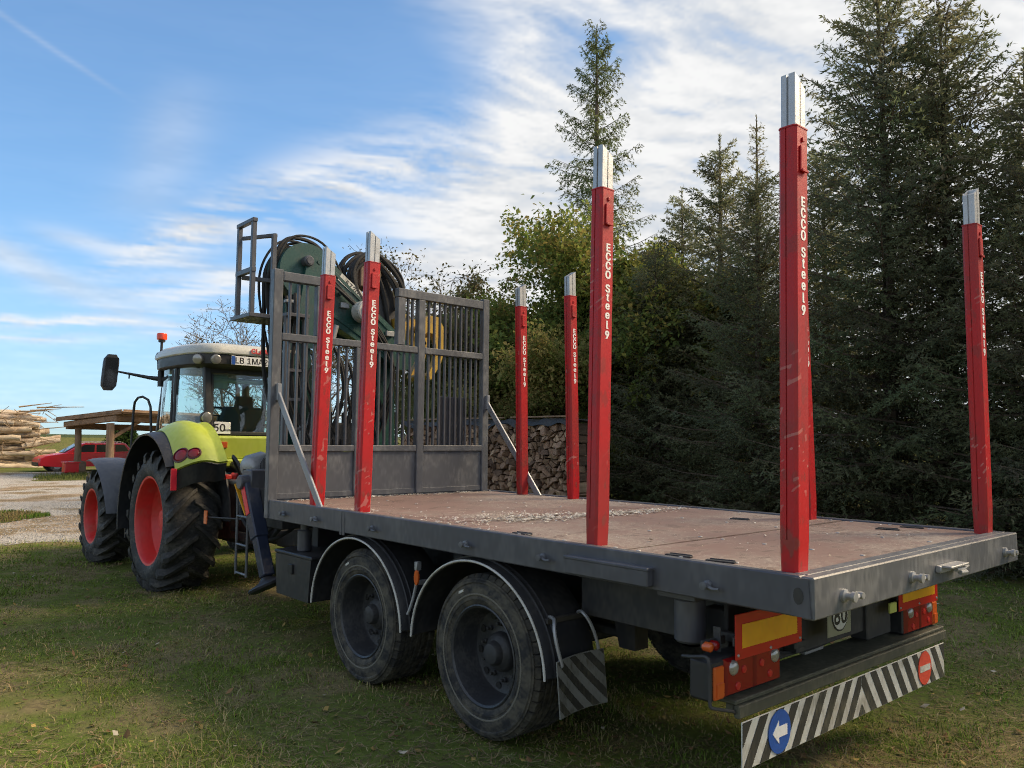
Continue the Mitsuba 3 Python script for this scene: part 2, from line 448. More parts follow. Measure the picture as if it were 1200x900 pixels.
def wavy(pts, amp, seed, step=0.5):
    """A polygon outline with its edges made uneven."""
    out = []
    for (a, b) in zip(pts, pts[1:] + pts[:1]):
        a, b = V(*a), V(*b)
        n = max(2, int(np.linalg.norm(b - a) / step))
        out += [a + (b - a) * k / n for k in range(n)]
    out = np.array(out)
    n1 = meshkit.fbm(np.c_[out * 0.8, np.zeros(len(out))], 4, seed) - 0.5
    n2 = meshkit.fbm(np.c_[out * 0.8, np.ones(len(out)) * 7], 4, seed + 1) - 0.5
    return sg.Polygon(out + amp * 2 * np.c_[n1, n2]).buffer(0)


def flat(poly, z):
    poly = max(poly.geoms, key=lambda g: g.area) if hasattr(poly, 'geoms') else poly
    v, f = trimesh.creation.triangulate_polygon(poly, engine='earcut')
    return trimesh.Trimesh(np.c_[v, np.full(len(v), z)], f, process=False)


GRAVEL = wavy([(-40, 14.2), (-2, 13.6), (1.0, 13.2), (9, 14.5), (14, 22), (16, 43.5), (-40, 46)], 0.9, 3)
ISLAND = wavy([(-12, 17.6), (-1.2, 17.6), (-0.1, 18.5), (-0.6, 20.0), (-2.4, 20.9), (-12, 21.4)], 0.5, 8)
ISLAND2 = wavy([(2.5, 34.5), (12, 33.0), (13, 39), (5.5, 40.5), (3.0, 38)], 0.5, 9)
obj('gravel_yard', flat(GRAVEL, 0.004), 'm_gravel')
note('gravel_yard', 'pale gravel yard beyond the grass', kind='structure')
obj('track', flat(wavy([(-40, 29.0), (4, 28.6), (9, 30.5), (9, 31.6), (4, 30.0), (-40, 30.6)], 0.3, 12), 0.008), 'm_track' if 'm_track' in scene else 'm_gravel')
note('track', 'pale worn strip across the gravel yard', kind='structure')
for k, isl in enumerate((ISLAND, ISLAND2)):
    key = obj('grass_island', flat(isl, 0.012), 'm_ground')
    note(key, 'patch of ground with grass in the gravel yard', kind='structure')


# ------------------------------------------------------------------ grass
def blades(pos, h, w, col, seed, lean=0.7, flatten=0.0):
    r = np.random.default_rng(seed)
    n = len(pos)
    a = r.uniform(0, 2 * PI, n)
    out = np.stack([np.cos(a), np.sin(a), 0 * a], 1)
    b = a + PI / 2 + r.normal(0, .4, n)
    side = np.stack([np.cos(b), np.sin(b), 0 * b], 1) * w[:, None] / 2
    ln = h * lean * r.uniform(.15, 1.0, n)
    up = V(0, 0, 1)
    hz = h * (1 - flatten)
    m = pos + out * (ln * .38)[:, None] + up * (hz * .62)[:, None]
    t = pos + out * (ln * 1.15)[:, None] + up * (hz * r.uniform(.72, 1.0, n))[:, None]
    vs = np.stack([pos - side, pos + side, m + side * .75, m - side * .75, t], 1).reshape(-1, 3)
    i = np.arange(n)[:, None] * 5
    f = np.stack([i + [0, 1, 2], i + [0, 2, 3], i + [3, 2, 4]], 1).reshape(-1, 3)
    c = np.repeat(col, 5, axis=0)
    return vs, f, c


def ground_z(xy):
    return grow(xy)


def grass_colour(xy, r):
    p = np.c_[xy, np.zeros(len(xy))]
    a = meshkit.fbm(p * 0.45 + 2, 3, 40)
    b = meshkit.fbm(p * 1.7, 3, 41)
    dry = np.clip((a * .55 + b * .45 - 0.47) * 6 + 0.32, 0.04, 0.92)
    fresh = np.clip((meshkit.fbm(p * 0.8 + 9, 3, 44) - 0.55) * 7, 0, 1)
    n = len(xy)
    g = V(0.150, 0.215, 0.036) * (1 - fresh[:, None]) + V(0.15, 0.245, 0.038) * fresh[:, None]
    g = g * r.uniform(.6, 1.25, (n, 1)) * (1 + r.normal(0, .06, (n, 3)))
    d = V(0.34, 0.28, 0.14) * r.uniform(.5, 1.3, (n, 1)) * (1 + r.normal(0, .05, (n, 3)))
    return np.where((r.uniform(0, 1, n) < dry * 0.58)[:, None], d, g), dry


def scatter(n, r0, r1, az0, az1, r):
    d = r.uniform(r0 ** .55, r1 ** .55, n) ** (1 / .55)
    a = np.radians(r.uniform(az0, az1, n))
    return np.c_[EYE[0] + d * np.sin(a), EYE[1] + d * np.cos(a)], d


def keep(xy, holes):
    import shapely
    ok = np.ones(len(xy), bool)
    for h in holes:
        ok &= ~shapely.contains_xy(h, xy[:, 0], xy[:, 1])
    return ok


WHEELS = [(-1.23, 2.16), (-1.23, 3.56), (-1.0, 8.28), (-1.0, 10.9)]
xy, d = scatter(400_000, 0.9, 17, -14, 100, rng)
ok = keep(xy, [GRAVEL.buffer(-0.15)])
xy, d = xy[ok], d[ok]
# fewer and shorter blades where the turf is thin or trodden
thin = meshkit.fbm(np.c_[xy * 1.3, np.zeros(len(xy))], 3, 50)
ok = rng.uniform(0, 1, len(xy)) < np.clip((thin - .25) * 3.2, .35, 1)
xy, d, thin = xy[ok], d[ok], thin[ok]
col, dry = grass_colour(xy, rng)
h = rng.gamma(6, 1 / 6, len(xy)) * (0.016 + 0.017 * np.clip((thin - .3) * 3, 0, 1.3))
tuft = meshkit.fbm(np.c_[xy * 5.0, np.zeros(len(xy))], 2, 52)
h *= 0.75 + 0.9 * np.clip((tuft - .5) * 4, 0, 1)
w = np.clip(0.0022 + 0.00050 * d, .0028, .008) * rng.uniform(.7, 1.3, len(xy))
pos = np.c_[xy, ground_z(xy) - .004]
vs, f, c = blades(pos, h, w, col, 1, 1.5)
vs2, c2 = vs, c
obj('grass', trimesh.Trimesh(vs, f, process=False), 'm_leaf', color=c)
note('grass', 'short patchy green and straw coloured grass around the trailer', 'grass', kind='stuff')
# dead stalks and clippings lying on the turf
xy, d = scatter(70_000, 0.9, 15, -14, 100, rng)
ok = keep(xy, [GRAVEL.buffer(-0.1)])
xy, d = xy[ok], d[ok]
ok = rng.uniform(0, 1, len(xy)) < np.clip((meshkit.fbm(np.c_[xy * 1.1, np.zeros(len(xy))], 3, 61) - .36) * 5, .06, 1)
xy, d = xy[ok], d[ok]
n = len(xy)
a = rng.uniform(0, 2 * PI, n)
L = rng.uniform(.03, .13, n)
t = np.stack([np.cos(a), np.sin(a), rng.normal(0, .15, n)], 1) * L[:, None]
sd = np.stack([-np.sin(a), np.cos(a), 0 * a], 1) * (0.0016 + .00025 * d)[:, None]
p0 = np.c_[xy, ground_z(xy) + rng.uniform(.004, .035, n)]
mid = p0 + t * .5 + sd * rng.normal(0, 4, (n, 1))
vs = np.stack([p0 - sd, p0 + sd, mid + sd, mid - sd, p0 + t], 1).reshape(-1, 3)
i = np.arange(n)[:, None] * 5
f = np.stack([i + [0, 1, 2], i + [0, 2, 3], i + [3, 2, 4]], 1).reshape(-1, 3)
c = np.repeat(V(0.25, 0.20, 0.11) * rng.uniform(.45, 1.15, (n, 1)) * (1 + rng.normal(0, .06, (n, 3))), 5, axis=0)
obj('grass_clippings', trimesh.Trimesh(vs, f, process=False), 'm_leaf', color=c)
note('grass_clippings', 'dry straw coloured clippings lying on the grass', 'clippings', kind='stuff')
# a fresh bright tuft at the right and taller growth on the islands
P = np.c_[rng.normal(0.86, .13, 1500), rng.normal(-1.10, .10, 1500)]
pp = [np.c_[P, ground_z(P)]]
hh = [rng.uniform(.05, .13, 1500)]
cc = [V(0.14, 0.24, 0.03) * rng.uniform(.7, 1.2, (1500, 1)) * np.ones((1, 3))]
vs, f, c = blades(np.vstack(pp), np.concatenate(hh), np.full(1500, .004), np.vstack(cc), 5, .6)
obj('grass_tuft', trimesh.Trimesh(vs, f, process=False), 'm_leaf', color=c)
note('grass_tuft', 'bright fresh green tuft of grass right of the trailer rear', 'grass', kind='stuff')
for isl, nn, hgt, cmul in ((ISLAND, 26000, .10, V(0.10, .17, .03)), (ISLAND2, 9000, .22, V(0.09, .11, .035))):
    x0, y0, x1, y1 = isl.bounds
    P = np.c_[rng.uniform(max(x0, -7), x1, nn), rng.uniform(y0, y1, nn)]
    import shapely
    P = P[shapely.contains_xy(isl, P[:, 0], P[:, 1])]
    m = len(P)
    cl = cmul * rng.uniform(.7, 1.3, (m, 1))
    dry = rng.uniform(0, 1, m) < np.clip((meshkit.fbm(np.c_[P * .9, np.zeros(m)], 3, 71) - .45) * 4, 0, .9)
    cl = np.where(dry[:, None], V(0.24, .19, .09) * rng.uniform(.7, 1.2, (m, 1)), cl)
    vs, f, c = blades(np.c_[P, np.full(m, .012)], hgt * rng.uniform(.5, 1.2, m), np.full(m, .014), cl, 6, .5)
    key = obj('island_grass', trimesh.Trimesh(vs, f, process=False), 'm_leaf', color=c)
    note(key, 'green and straw coloured grass growing in the gravel yard', 'grass', kind='stuff')
# fallen leaves
n = 2600
xy, d = scatter(n, 1.7, 15, -2, 92, rng)
ok = keep(xy, [GRAVEL.buffer(-3)])
xy = xy[ok]
n = len(xy)
a = rng.uniform(0, 2 * PI, n)
u_ = np.stack([np.cos(a), np.sin(a), rng.normal(0, .3, n)], 1) * rng.uniform(.012, .034, (n, 1))
w_ = np.stack([-np.sin(a), np.cos(a), rng.normal(0, .3, n)], 1) * rng.uniform(.008, .02, (n, 1))
p0 = np.c_[xy, ground_z(xy) + rng.uniform(.008, .035, n)]
vs = np.stack([p0 - u_, p0 + w_, p0 + u_ + V(0, 0, .006), p0 - w_], 1).reshape(-1, 3)
i = np.arange(n)[:, None] * 4
f = np.stack([i + [0, 1, 2], i + [0, 2, 3]], 1).reshape(-1, 3)
lc = V([.20, .12, .06], [.30, .22, .08], [.13, .09, .05], [.40, .36, .28])[rng.choice(4, n, p=[.4, .3, .25, .05])] * rng.uniform(.7, 1.2, (n, 1))
obj('fallen_leaves', trimesh.Trimesh(vs, f, process=False), 'm_leaf', color=np.repeat(lc, 4, axis=0))
note('fallen_leaves', 'small brown and yellow leaves lying in the grass', 'leaves', kind='stuff')
# gravel stones near the edge of the yard
n = 9000
P = np.c_[rng.uniform(-5, 1.5, n), 13.2 + 9 * rng.uniform(0, 1, n) ** 1.4]
P = P[~keep(P, [GRAVEL])]
n = len(P)
r = rng.uniform(.008, .026, n)
tet = V([1, 0, -.5], [-.6, .9, -.5], [-.6, -.8, -.5], [.1, 0, .75])
ang = rng.uniform(0, 2 * PI, n)
R = np.zeros((n, 3, 3))
R[:, 0, 0], R[:, 0, 1], R[:, 1, 0], R[:, 1, 1], R[:, 2, 2] = np.cos(ang), -np.sin(ang), np.sin(ang), np.cos(ang), .7
vs = (np.einsum('nij,kj->nki', R, tet) * r[:, None, None] + np.c_[P, np.full(n, .010)][:, None]).reshape(-1, 3)
f = (np.arange(n)[:, None, None] * 4 + V([0, 1, 3], [1, 2, 3], [2, 0, 3]).astype(int)).reshape(-1, 3)
obj('gravel', trimesh.Trimesh(vs, f, process=False), 'm_leaf', color=np.repeat(rng.uniform(.2, .45, (n, 1)) * V(1, .95, .86), 4, axis=0))
note('gravel', 'loose pale gravel stones at the edge of the yard', 'gravel', kind='stuff')

# far hills
u = np.linspace(-0.45, 0.9, 160)
for name, dist, hgt, c, sd in (('hills', 2300, 14, 'm_hill', 5),):
    az = u
    top = hgt * (0.35 + 0.9 * meshkit.fbm(np.c_[az * 7, 0 * az, 0 * az], 4, sd))
    p0 = np.c_[EYE[0] + dist * np.sin(az), EYE[1] + dist * np.cos(az)]
    p1 = p0 * 1.25
    vs = np.vstack([np.c_[p0, 0 * az - 5], np.c_[p0 * 1.08, top * .8], np.c_[p1, top], np.c_[p1 * 1.2, 0 * az - 5]])
    m_, f = len(az), []
    for r_ in range(3):
        j = np.arange(m_ - 1)
        f += [np.stack([r_ * m_ + j, r_ * m_ + j + 1, (r_ + 1) * m_ + j + 1], 1), np.stack([r_ * m_ + j, (r_ + 1) * m_ + j + 1, (r_ + 1) * m_ + j], 1)]
    scene['m_hill'] = two({'type': 'diffuse', 'reflectance': proc(lambda p, n, uv: mix((0.05, 0.075, 0.04), (0.10, 0.11, 0.06), fbm(p.x * .01, p.y * .01, 0., 3)))})
    obj(name, trimesh.Trimesh(vs, np.vstack(f), process=False), 'm_hill', smooth=True)
    note(name, 'low wooded hills on the horizon', kind='structure')


# ------------------------------------------------------------------ trees
def spruce(seed, h, rmax, whorls=27, per=8, droop=0.5, taper=0.8, twig=1.0, needle=0.065, nw=0.016, start=0.03, tone=(0.180, 0.190, 0.112), lead=0.8, ntw=24, nn=11, hang=0.5):
    """(trunk mesh, crown vertices, faces, colours) of a conifer with the root at the origin."""
    r = np.random.default_rng(seed)
    tr = [tube([(0, 0, -.1), (.02 * r.normal(), .02 * r.normal(), h * .5), (0, 0, h)], [0.012 * h + .03, .008 * h + .01, .008], 8)]
    O, D, Lh, ZF = [], [], [], []
    zs = start * h + (h * (1 - start) - lead * .55) * np.linspace(0, 1, whorls) ** 0.95
    for zi, z in enumerate(zs):
        t = z / h
        k = max(4, int(per * (1 - .35 * t) + .5))
        a0 = r.uniform(0, 2 * PI)
        for j in range(k):
            a = a0 + 2 * PI * j / k + r.normal(0, .25)
            L = rmax * max(.06, (1 - t)) ** taper * r.uniform(.72, 1.12) + .06
            O.append((0, 0, z + r.normal(0, .16)))
            D.append(a)
            Lh.append(L)
            ZF.append(t)
    bases, tips, cols, wids = [], [], [], []
    for o, a, L, t in zip(O, D, Lh, ZF):
        inc = math.radians(-26 * droop * 2 * (1 - t) ** 1.2 + 42 * t ** 1.6) + r.normal(0, .10)
        dh = V(math.cos(a), math.sin(a), 0)
        sd = V(-math.sin(a), math.cos(a), 0)
        bend = r.normal(0, .12)

        def P(s):
            s = np.asarray(s)[:, None]
            return V(*o) + dh * (L * s * math.cos(inc)) + sd * (L * bend * s ** 2) + V(0, 0, 1) * (L * s * math.sin(inc) + .22 * L * s ** 2.2 * (1 - .4 * t))

        tr.append(tube(P([0, .35, .7, 1.0]), [.006 + .010 * L, .004], 3))
        m = max(6, int(ntw * (0.35 + 0.65 * min(1, L / rmax * 1.3))))
        ss = np.linspace(.04, 1, m) + r.normal(0, .01, m)
        base = P(np.clip(ss, 0.05, 1))
        ax = P(np.clip(ss + .04, 0, 1.05)) - base
        ax /= np.linalg.norm(ax, axis=1, keepdims=True) + 1e-9
        tl = twig * (0.11 + .26 * L * np.clip(1 - ss, 0.02, 1) ** .7 * np.clip(ss * 5, .3, 1)) * r.uniform(.7, 1.25, m)
        sgn = np.where(np.arange(m) % 2 == 0, 1.0, -1.0)
        td = ax * .75 + sgn[:, None] * sd * .8 + V(0, 0, -1) * hang * r.uniform(.2, 1.2, (m, 1)) + r.normal(0, .12, (m, 3))
        td /= np.linalg.norm(td, axis=1, keepdims=True)
        tone_b = V(*tone) * r.uniform(.65, 1.35) * (1 + r.normal(0, .05, 3))
        # needles along the twigs and along the branch itself
        nn_ = np.maximum(4, (nn * np.clip(tl / .45, .5, 1.5)).astype(int))
        ti = np.repeat(np.arange(m), nn_)
        fr = r.uniform(0, 1, len(ti))
        b = base[ti] + td[ti] * (tl[ti] * fr)[:, None] + V(0, 0, -1) * (0.12 * tl[ti] * fr ** 2)[:, None]
        nd = td[ti] + r.normal(0, .55, (len(ti), 3))
        bases.append(b)
        nd /= np.linalg.norm(nd, axis=1, keepdims=True)
        tips.append(nd * (needle * r.uniform(.7, 1.3, len(ti)))[:, None])
        new = np.clip((fr - .55) * 1.2, 0, .5)[:, None]
        cols.append(tone_b * r.uniform(.75, 1.25, (len(ti), 1)) * (1 - new) + new * V(.22, .24, .12) * r.uniform(.6, 1.2, (len(ti), 1)))
        nb = int(10 + 16 * L / rmax)
        s2 = r.uniform(.15, 1.0, nb)
        bases.append(P(s2))
        nd = dh * .8 + r.normal(0, .5, (nb, 3))
        nd /= np.linalg.norm(nd, axis=1, keepdims=True)
        tips.append(nd * needle)
        cols.append(tone_b * r.uniform(.8, 1.3, (nb, 1)))
    # the leader
    nb = 90
    zz = r.uniform(h - lead * 1.4, h, nb)
    bases.append(np.c_[np.zeros(nb), np.zeros(nb), zz])
    aa = r.uniform(0, 2 * PI, nb)
    tips.append(np.c_[np.cos(aa) * .6, np.sin(aa) * .6, np.full(nb, .8)] * needle)
    cols.append(V(*tone) * 1.3 * np.ones((nb, 3)))
    B, N, C = np.vstack(bases), np.vstack(tips), np.vstack(cols)
    n = len(B)
    rr = r.normal(0, 1, (n, 3))
    W = np.cross(N, rr)
    W /= np.linalg.norm(W, axis=1, keepdims=True) + 1e-9
    W *= (nw * r.uniform(.6, 1.3, n))[:, None] / 2
    vs = np.stack([B - W * .6, B + W * .6, B + N * .45 + W, B + N * .45 - W, B + N], 1)
    # two triangles: a slim kite
    v4 = np.stack([B, B + N * .4 + W, B + N, B + N * .4 - W], 1).reshape(-1, 3)
    i = np.arange(n)[:, None] * 4
    f = np.stack([i + [0, 1, 2], i + [0, 2, 3]], 1).reshape(-1, 3)
    return joined(tr), v4, f, np.repeat(np.clip(C, .006, 1), 4, axis=0)


def tree_proto(args):
    tr, v, f, c = spruce(**args)
    return mikit.ply(tr, 'm_trunk', smooth=40), mikit.ply(trimesh.Trimesh(v, f, process=False), 'm_thinleaf', color=c)


PROTO = {
    'wide': tree_proto(dict(seed=3, h=9.8, rmax=3.0, whorls=34, per=9, droop=.26, ntw=31, nn=19, taper=.62, needle=.085, nw=.026, hang=.6, twig=1.2)),
    'wide2': tree_proto(dict(seed=8, h=9.0, rmax=2.8, whorls=33, per=9, droop=.26, ntw=31, nn=19, taper=.62, needle=.085, nw=.026, hang=.6, twig=1.2)),
    'slim': tree_proto(dict(seed=14, h=8.4, rmax=2.5, whorls=32, per=8, droop=.3, ntw=26, nn=16, taper=.85, lead=1.1, needle=.085, nw=.026, twig=1.2)),
    'larch': tree_proto(dict(seed=21, h=9.6, rmax=1.15, whorls=34, per=6, droop=.1, ntw=16, nn=8, taper=.9, lead=.8, tone=(.22, .21, .10), nw=.018, needle=.06, start=.2)),
    'tall': tree_proto(dict(seed=33, h=14.6, rmax=2.7, whorls=34, per=5, droop=.40, ntw=32, nn=20, taper=.60, lead=1.0, tone=(.12, .15, .07), hang=1.5, nw=.028, needle=.09, start=.12, twig=1.2)),
    'light': tree_proto(dict(seed=41, h=9.5, rmax=2.5, whorls=26, per=8, droop=.38, ntw=18, nn=8, taper=.5, needle=.24, nw=.10, hang=.8, twig=1.3)),
}


def conifer(kind, x, y, scale, rz, label, name='spruce_tree', squash=1.0):
    t = thing(name, label, 'tree')
    M = T().translate([x, y, -0.05]).rotate([0, 0, 1], rz).scale([scale * squash, scale * squash, scale])
    for part, d in zip(('trunk', 'crown'), PROTO[kind]):
        k = numbered(f'{t}__{part}')
        scene[k] = {**d, 'to_world': M}
    return t


conifer('wide', 9.2, 4.05, 1.01, 20, 'tallest dark spruce, the left one of the twin tops right of centre')
conifer('wide2', 9.6, 3.2, 1.03, 150, 'tall dark spruce with the right one of the twin tops, upper right')
conifer('slim', 8.6, 1.75, 0.90, 80, 'slim topped dark spruce at the right edge of the picture')
conifer('slim', 10.0, 7.8, 1.01, 200, 'pointed dark spruce between the tall bare spruce and the larch')
conifer('slim', 12.2, 10.4, 1.0, 310, 'narrow spruce with a thin leader behind the autumn tree')
conifer('larch', 12.0, 8.1, 1.0, 0, 'sparse feathery larch standing behind the spruces', 'larch_tree')
conifer('tall', 13.0, 14.1, 1.0, 40, 'very tall sparse conifer with drooping branches above the autumn tree', 'tall_conifer')
conifer('wide2', 8.9, 8.7, 0.66, 30, 'low dark spruce right of the autumn tree, its tip below the others')
conifer('wide', 8.6, 6.1, 0.70, 100, 'dark spruce filling the gap behind the second tall post from the rear')
conifer('wide2', 8.4, 0.2, 0.85, 60, 'dark spruce standing farthest right in the row')
conifer('wide', 10.8, 5.9, 0.80, 250, 'dark spruce behind the gap left of the twin tops')
for k, (x, y, sc) in enumerate(((8.2, -2.0, .9), (11.5, -3.0, 1.0), (12.3, 1.0, 1.1))):
    t = conifer('light', x, y, sc, 70 * k, 'dark spruce of the row that goes on to the right of the picture')
    labels[t]['group'] = 'spruces of the row beyond the right edge'


THIN = 0.003


def branching(seed, base, height, spread, levels=4, lean=(0, 0), first=.35, r0=.12, kids=(4, 4, 4, 4), upward=.45):
    """Limbs of a broadleaf tree: (mesh, tips, tip directions)."""
    r = np.random.default_rng(seed)
    out, tips = [], []

    def grow_limb(p, d, L, rad, lev):
        k = 5 if lev < 2 else 3
        pts = [p]
        dd = d.copy()
        for _ in range(k):
            dd = dd + r.normal(0, .16 + .05 * lev, 3) + V(0, 0, .05 * upward)
            dd /= np.linalg.norm(dd)
            pts.append(pts[-1] + dd * L / k)
        pts = np.array(pts)
        out.append(tube(pts, [max(rad, THIN), max(THIN, rad * (.55 if lev else .7))], (8, 6, 4, 3, 3)[min(lev, 4)]))
        if lev >= levels:
            tips.append((pts[-1], dd, L))
            tips.append((pts[len(pts) // 2], dd, L))
            tips.append((pts[1], dd, L))
            return
        n = kids[min(lev, len(kids) - 1)]
        for j in range(n):
            f = first + (1 - first) * (j + r.uniform(.2, 1)) / n if lev == 0 else r.uniform(.3, 1)
            i = min(k - 1, int(f * k))
            at = pts[i] + (pts[i + 1] - pts[i]) * (f * k - i)
            a = r.uniform(0, 2 * PI)
            side = V(math.cos(a), math.sin(a), r.uniform(-.1, .3))
            nd = dd * (1 - spread) + side * spread + V(0, 0, upward * .4)
            nd /= np.linalg.norm(nd)
            grow_limb(at, nd, L * r.uniform(.5, .72), rad * .5 * (1 - .35 * f), lev + 1)
        grow_limb(pts[-1], dd, L * .5, rad * .5, lev + 1)

    grow_limb(V(*base), V(lean[0], lean[1], 1) / np.linalg.norm([lean[0], lean[1], 1]), height * .62, r0, 0)
    return joined(out), tips


def leaf_cloud(tips, n_each, size, spread, palette, seed, droop=.2):
    r = np.random.default_rng(seed)
    B = np.repeat(np.array([t[0] for t in tips]), n_each, axis=0)
    L = np.repeat([t[2] for t in tips], n_each)
    pal = np.array(palette)
    clump = r.integers(0, len(pal), len(tips))
    C = pal[np.repeat(clump, n_each)]
    swap = r.uniform(0, 1, len(B)) < .3
    C = np.where(swap[:, None], pal[r.integers(0, len(pal), len(B))], C)
    n = len(B)
    D = np.repeat(np.array([t[1] for t in tips]), n_each, axis=0)
    rad = np.clip(r.normal(0, 1, (n, 3)), -1.9, 1.9)
    B = B + rad * np.minimum(spread * L, .18 if size < .14 else .5)[:, None] + D * (r.uniform(-.5, .25, n) * L * .5)[:, None]
    nrm = r.normal(0, 1, (n, 3)) + V(0, 0, 1.0)
    nrm /= np.linalg.norm(nrm, axis=1, keepdims=True)
    u = np.cross(nrm, r.normal(0, 1, (n, 3)))
    u /= np.linalg.norm(u, axis=1, keepdims=True)
    w = np.cross(nrm, u)
    s = size * r.uniform(.6, 1.3, n)[:, None]
    v = np.stack([B, B + u * s * .5 + w * s * .32, B + u * s - V(0, 0, 1) * s * droop, B + u * s * .5 - w * s * .32], 1).reshape(-1, 3)
    i = np.arange(n)[:, None] * 4
    f = np.stack([i + [0, 1, 2], i + [0, 2, 3]], 1).reshape(-1, 3)
    return trimesh.Trimesh(v, f, process=False), np.repeat(C * r.uniform(.75, 1.25, (n, 1)), 4, axis=0)


def leafy(name, label, seed, at, height, spread, n_each, size, cloud, palette, levels=3, kids=(7, 5, 4), r0=.14, first=.2, upward=.4, cat='tree', trunk='m_trunk', lean=(0, 0)):
    t = thing(name, label, cat)
    m, tips = branching(seed, at, height, spread, levels, lean, first, r0, kids, upward)
    obj('trunk', m, trunk, t, smooth=40)
    if n_each:
        lm, lc = leaf_cloud(tips, n_each, size, cloud, palette, seed + 1)
        obj('crown', lm, 'm_thinleaf', t, color=lc)
    return t


AUTUMN = [(.17, .23, .055), (.20, .24, .06), (.25, .25, .07), (.14, .19, .06), (.15, .185, .055), (.26, .22, .07)]
leafy('autumn_tree', 'broad leafy tree turning yellow green, left of the spruces', 61, (10.9, 13.0, 0), 6.4, .62, 20, .125, .30, AUTUMN, levels=4, kids=(11, 6, 5, 3), r0=.16, first=.12)
leafy('autumn_tree', 'smaller leafy yellow green tree behind the tall red post second from the rear', 62, (11.4, 11.6, 0), 6.0, .60, 20, .12, .30, AUTUMN[1:], levels=4, kids=(10, 6, 5, 3), r0=.12, first=.1)
leafy('dark_tree', 'dark leaved tree right of the headboard', 67, (9.8, 15.6, 0), 6.2, .62, 52, .11, .22, [(.16, .19, .08), (.19, .19, .09), (.16, .13, .08)], kids=(9, 5, 4), r0=.12, first=.15)
leafy('hedge_shrub', 'olive brown shrub growing behind the firewood stack', 63, (9.3, 12.6, 0), 4.4, .75, 40, .10, .36, [(.28, .25, .09), (.34, .27, .11), (.20, .22, .07)], kids=(9, 6, 4), r0=.06, first=.04, cat='shrub')
leafy('hedge_shrub', 'yellowish shrub behind the right end of the firewood stack', 64, (9.4, 10.6, 0), 4.2, .75, 40, .10, .36, [(.30, .28, .10), (.36, .29, .11), (.22, .25, .07)], kids=(9, 6, 4), r0=.06, first=.04, cat='shrub')
leafy('hedge_shrub', 'dark shrub seen through the bars at the right of the headboard', 68, (8.0, 15.4, 0), 4.4, .75, 40, .10, .36, [(.14, .16, .06), (.18, .18, .07)], kids=(9, 6, 4), r0=.06, first=.04, cat='shrub')
THIN = 0.007
leafy('thin_tree', 'thin half bare tree with few leaves right of the headboard top', 65, (10.0, 18.6, 0), 7.2, .6, 3, .11, .3, [(.10, .10, .05), (.14, .12, .06)], kids=(6, 4, 3, 3), levels=4, r0=.10, first=.45, trunk='m_trunk_grey')
THIN = 0.013
for k, (x, y, hh_, sd, lab) in enumerate(((13.0, 40.5, 7.4, 71, 'left one of the bare trees behind the tractor roof'), (16.2, 41.5, 7.2, 72, 'middle bare tree behind the tractor roof'),
                                     (19.4, 41.0, 7.2, 73, 'bare tree nearest the headboard behind the tractor'), (25.5, 36.0, 6.9, 75, 'bare tree showing behind the top of the headboard'))):
    leafy('bare_tree', lab, sd, (x, y, 0), hh_, .55, 1, .10, .3, [(.20, .16, .09), (.14, .13, .07)], kids=(6, 5, 4, 4), levels=4, r0=.17, first=.3, upward=.35, trunk='m_trunk_grey')
THIN = 0.003
leafy('round_bush', 'round green bush behind the open shed', 66, (11.2, 56, 0), 2.1, .8, 40, .28, .45, [(.05, .085, .03), (.06, .10, .03)], kids=(9, 6, 4), r0=.1, first=.05, cat='bush')
leafy('round_bush', 'green bush between the shed and the tractor', 69, (14.0, 50, 0), 2.6, .8, 40, .26, .45, [(.06, .095, .03), (.07, .11, .03)], kids=(9, 6, 4), r0=.1, first=.05, cat='bush')

# ------------------------------------------------------------------ log pile at the far left
def log_mesh(L, r, seed, stub=True):
    q = np.random.default_rng(seed)
    n = 9
    k = 6
    pts = np.c_[np.linspace(0, L, k), np.cumsum(q.normal(0, .03, k)), np.cumsum(q.normal(0, .03, k))]
    m = tube(pts, [r, r * q.uniform(.7, .95)], n)
    m.vertices = m.vertices + q.normal(0, .006, m.vertices.shape)
    return m


q = np.random.default_rng(5)
pile = []
for layer in range(13):
    z = .16 + layer * .24
    depth = max(1, int(3 - layer * .12))
    inset = .05 * layer
    x = -7.5 + q.uniform(0, 1.0)
    while x < 5.8 - inset:
        L = q.uniform(1.8, 4.6)
        L = min(L, 6.3 - inset * 1.4 + q.uniform(-.7, .9) - x)
        if L > .8:
            r = q.uniform(.12, .22)
            yaw = q.normal(0, .12) if q.uniform() < .75 else q.normal(0, .5)
            pit = q.normal(0, .05) + (0.02 * layer if x > 3 else 0)
            pile.append((x, 50.6 + .05 * layer + q.normal(0, .18), z + q.normal(0, .07), L, r, yaw, pit))
        x += max(.7, L * q.uniform(.75, 1.0))
for k, (x, y, z, L, r, yaw, pit) in enumerate(pile):
    m = log_mesh(L, r, 100 + k)
    m.apply_transform(trimesh.transformations.euler_matrix(0, -pit, yaw))
    m.apply_translation((x, y, max(z, r)))
    key = obj('log', m, ('m_log_peeled', 'm_log_grey', 'm_log_grey', 'm_log_bark', 'm_log_peeled')[int(q.integers(0, 5))], smooth=50)
    note(key, 'pale weathered log in the big timber pile at the left edge', 'log', 'logs in the big timber pile')
inner = []
for k in range(470):
    layer = k % 13
    L = q.uniform(2.5, 4.5)
    x_ = q.uniform(-8, 3.6)
    L = min(L, 5.6 - .04 * layer - x_ + q.uniform(-.5, .3))
    m = log_mesh(L, q.uniform(.13, .17), 900 + k)
    far = k > 220
    m.apply_transform(trimesh.transformations.euler_matrix(0, q.normal(0, .03), q.normal(0, .08)))
    m.apply_translation((q.uniform(-30, -9.5) if far else x_, 50.9 + q.uniform(0, .8) - (.4 if far else 0), .16 + layer * .245))
    inner.append(m)
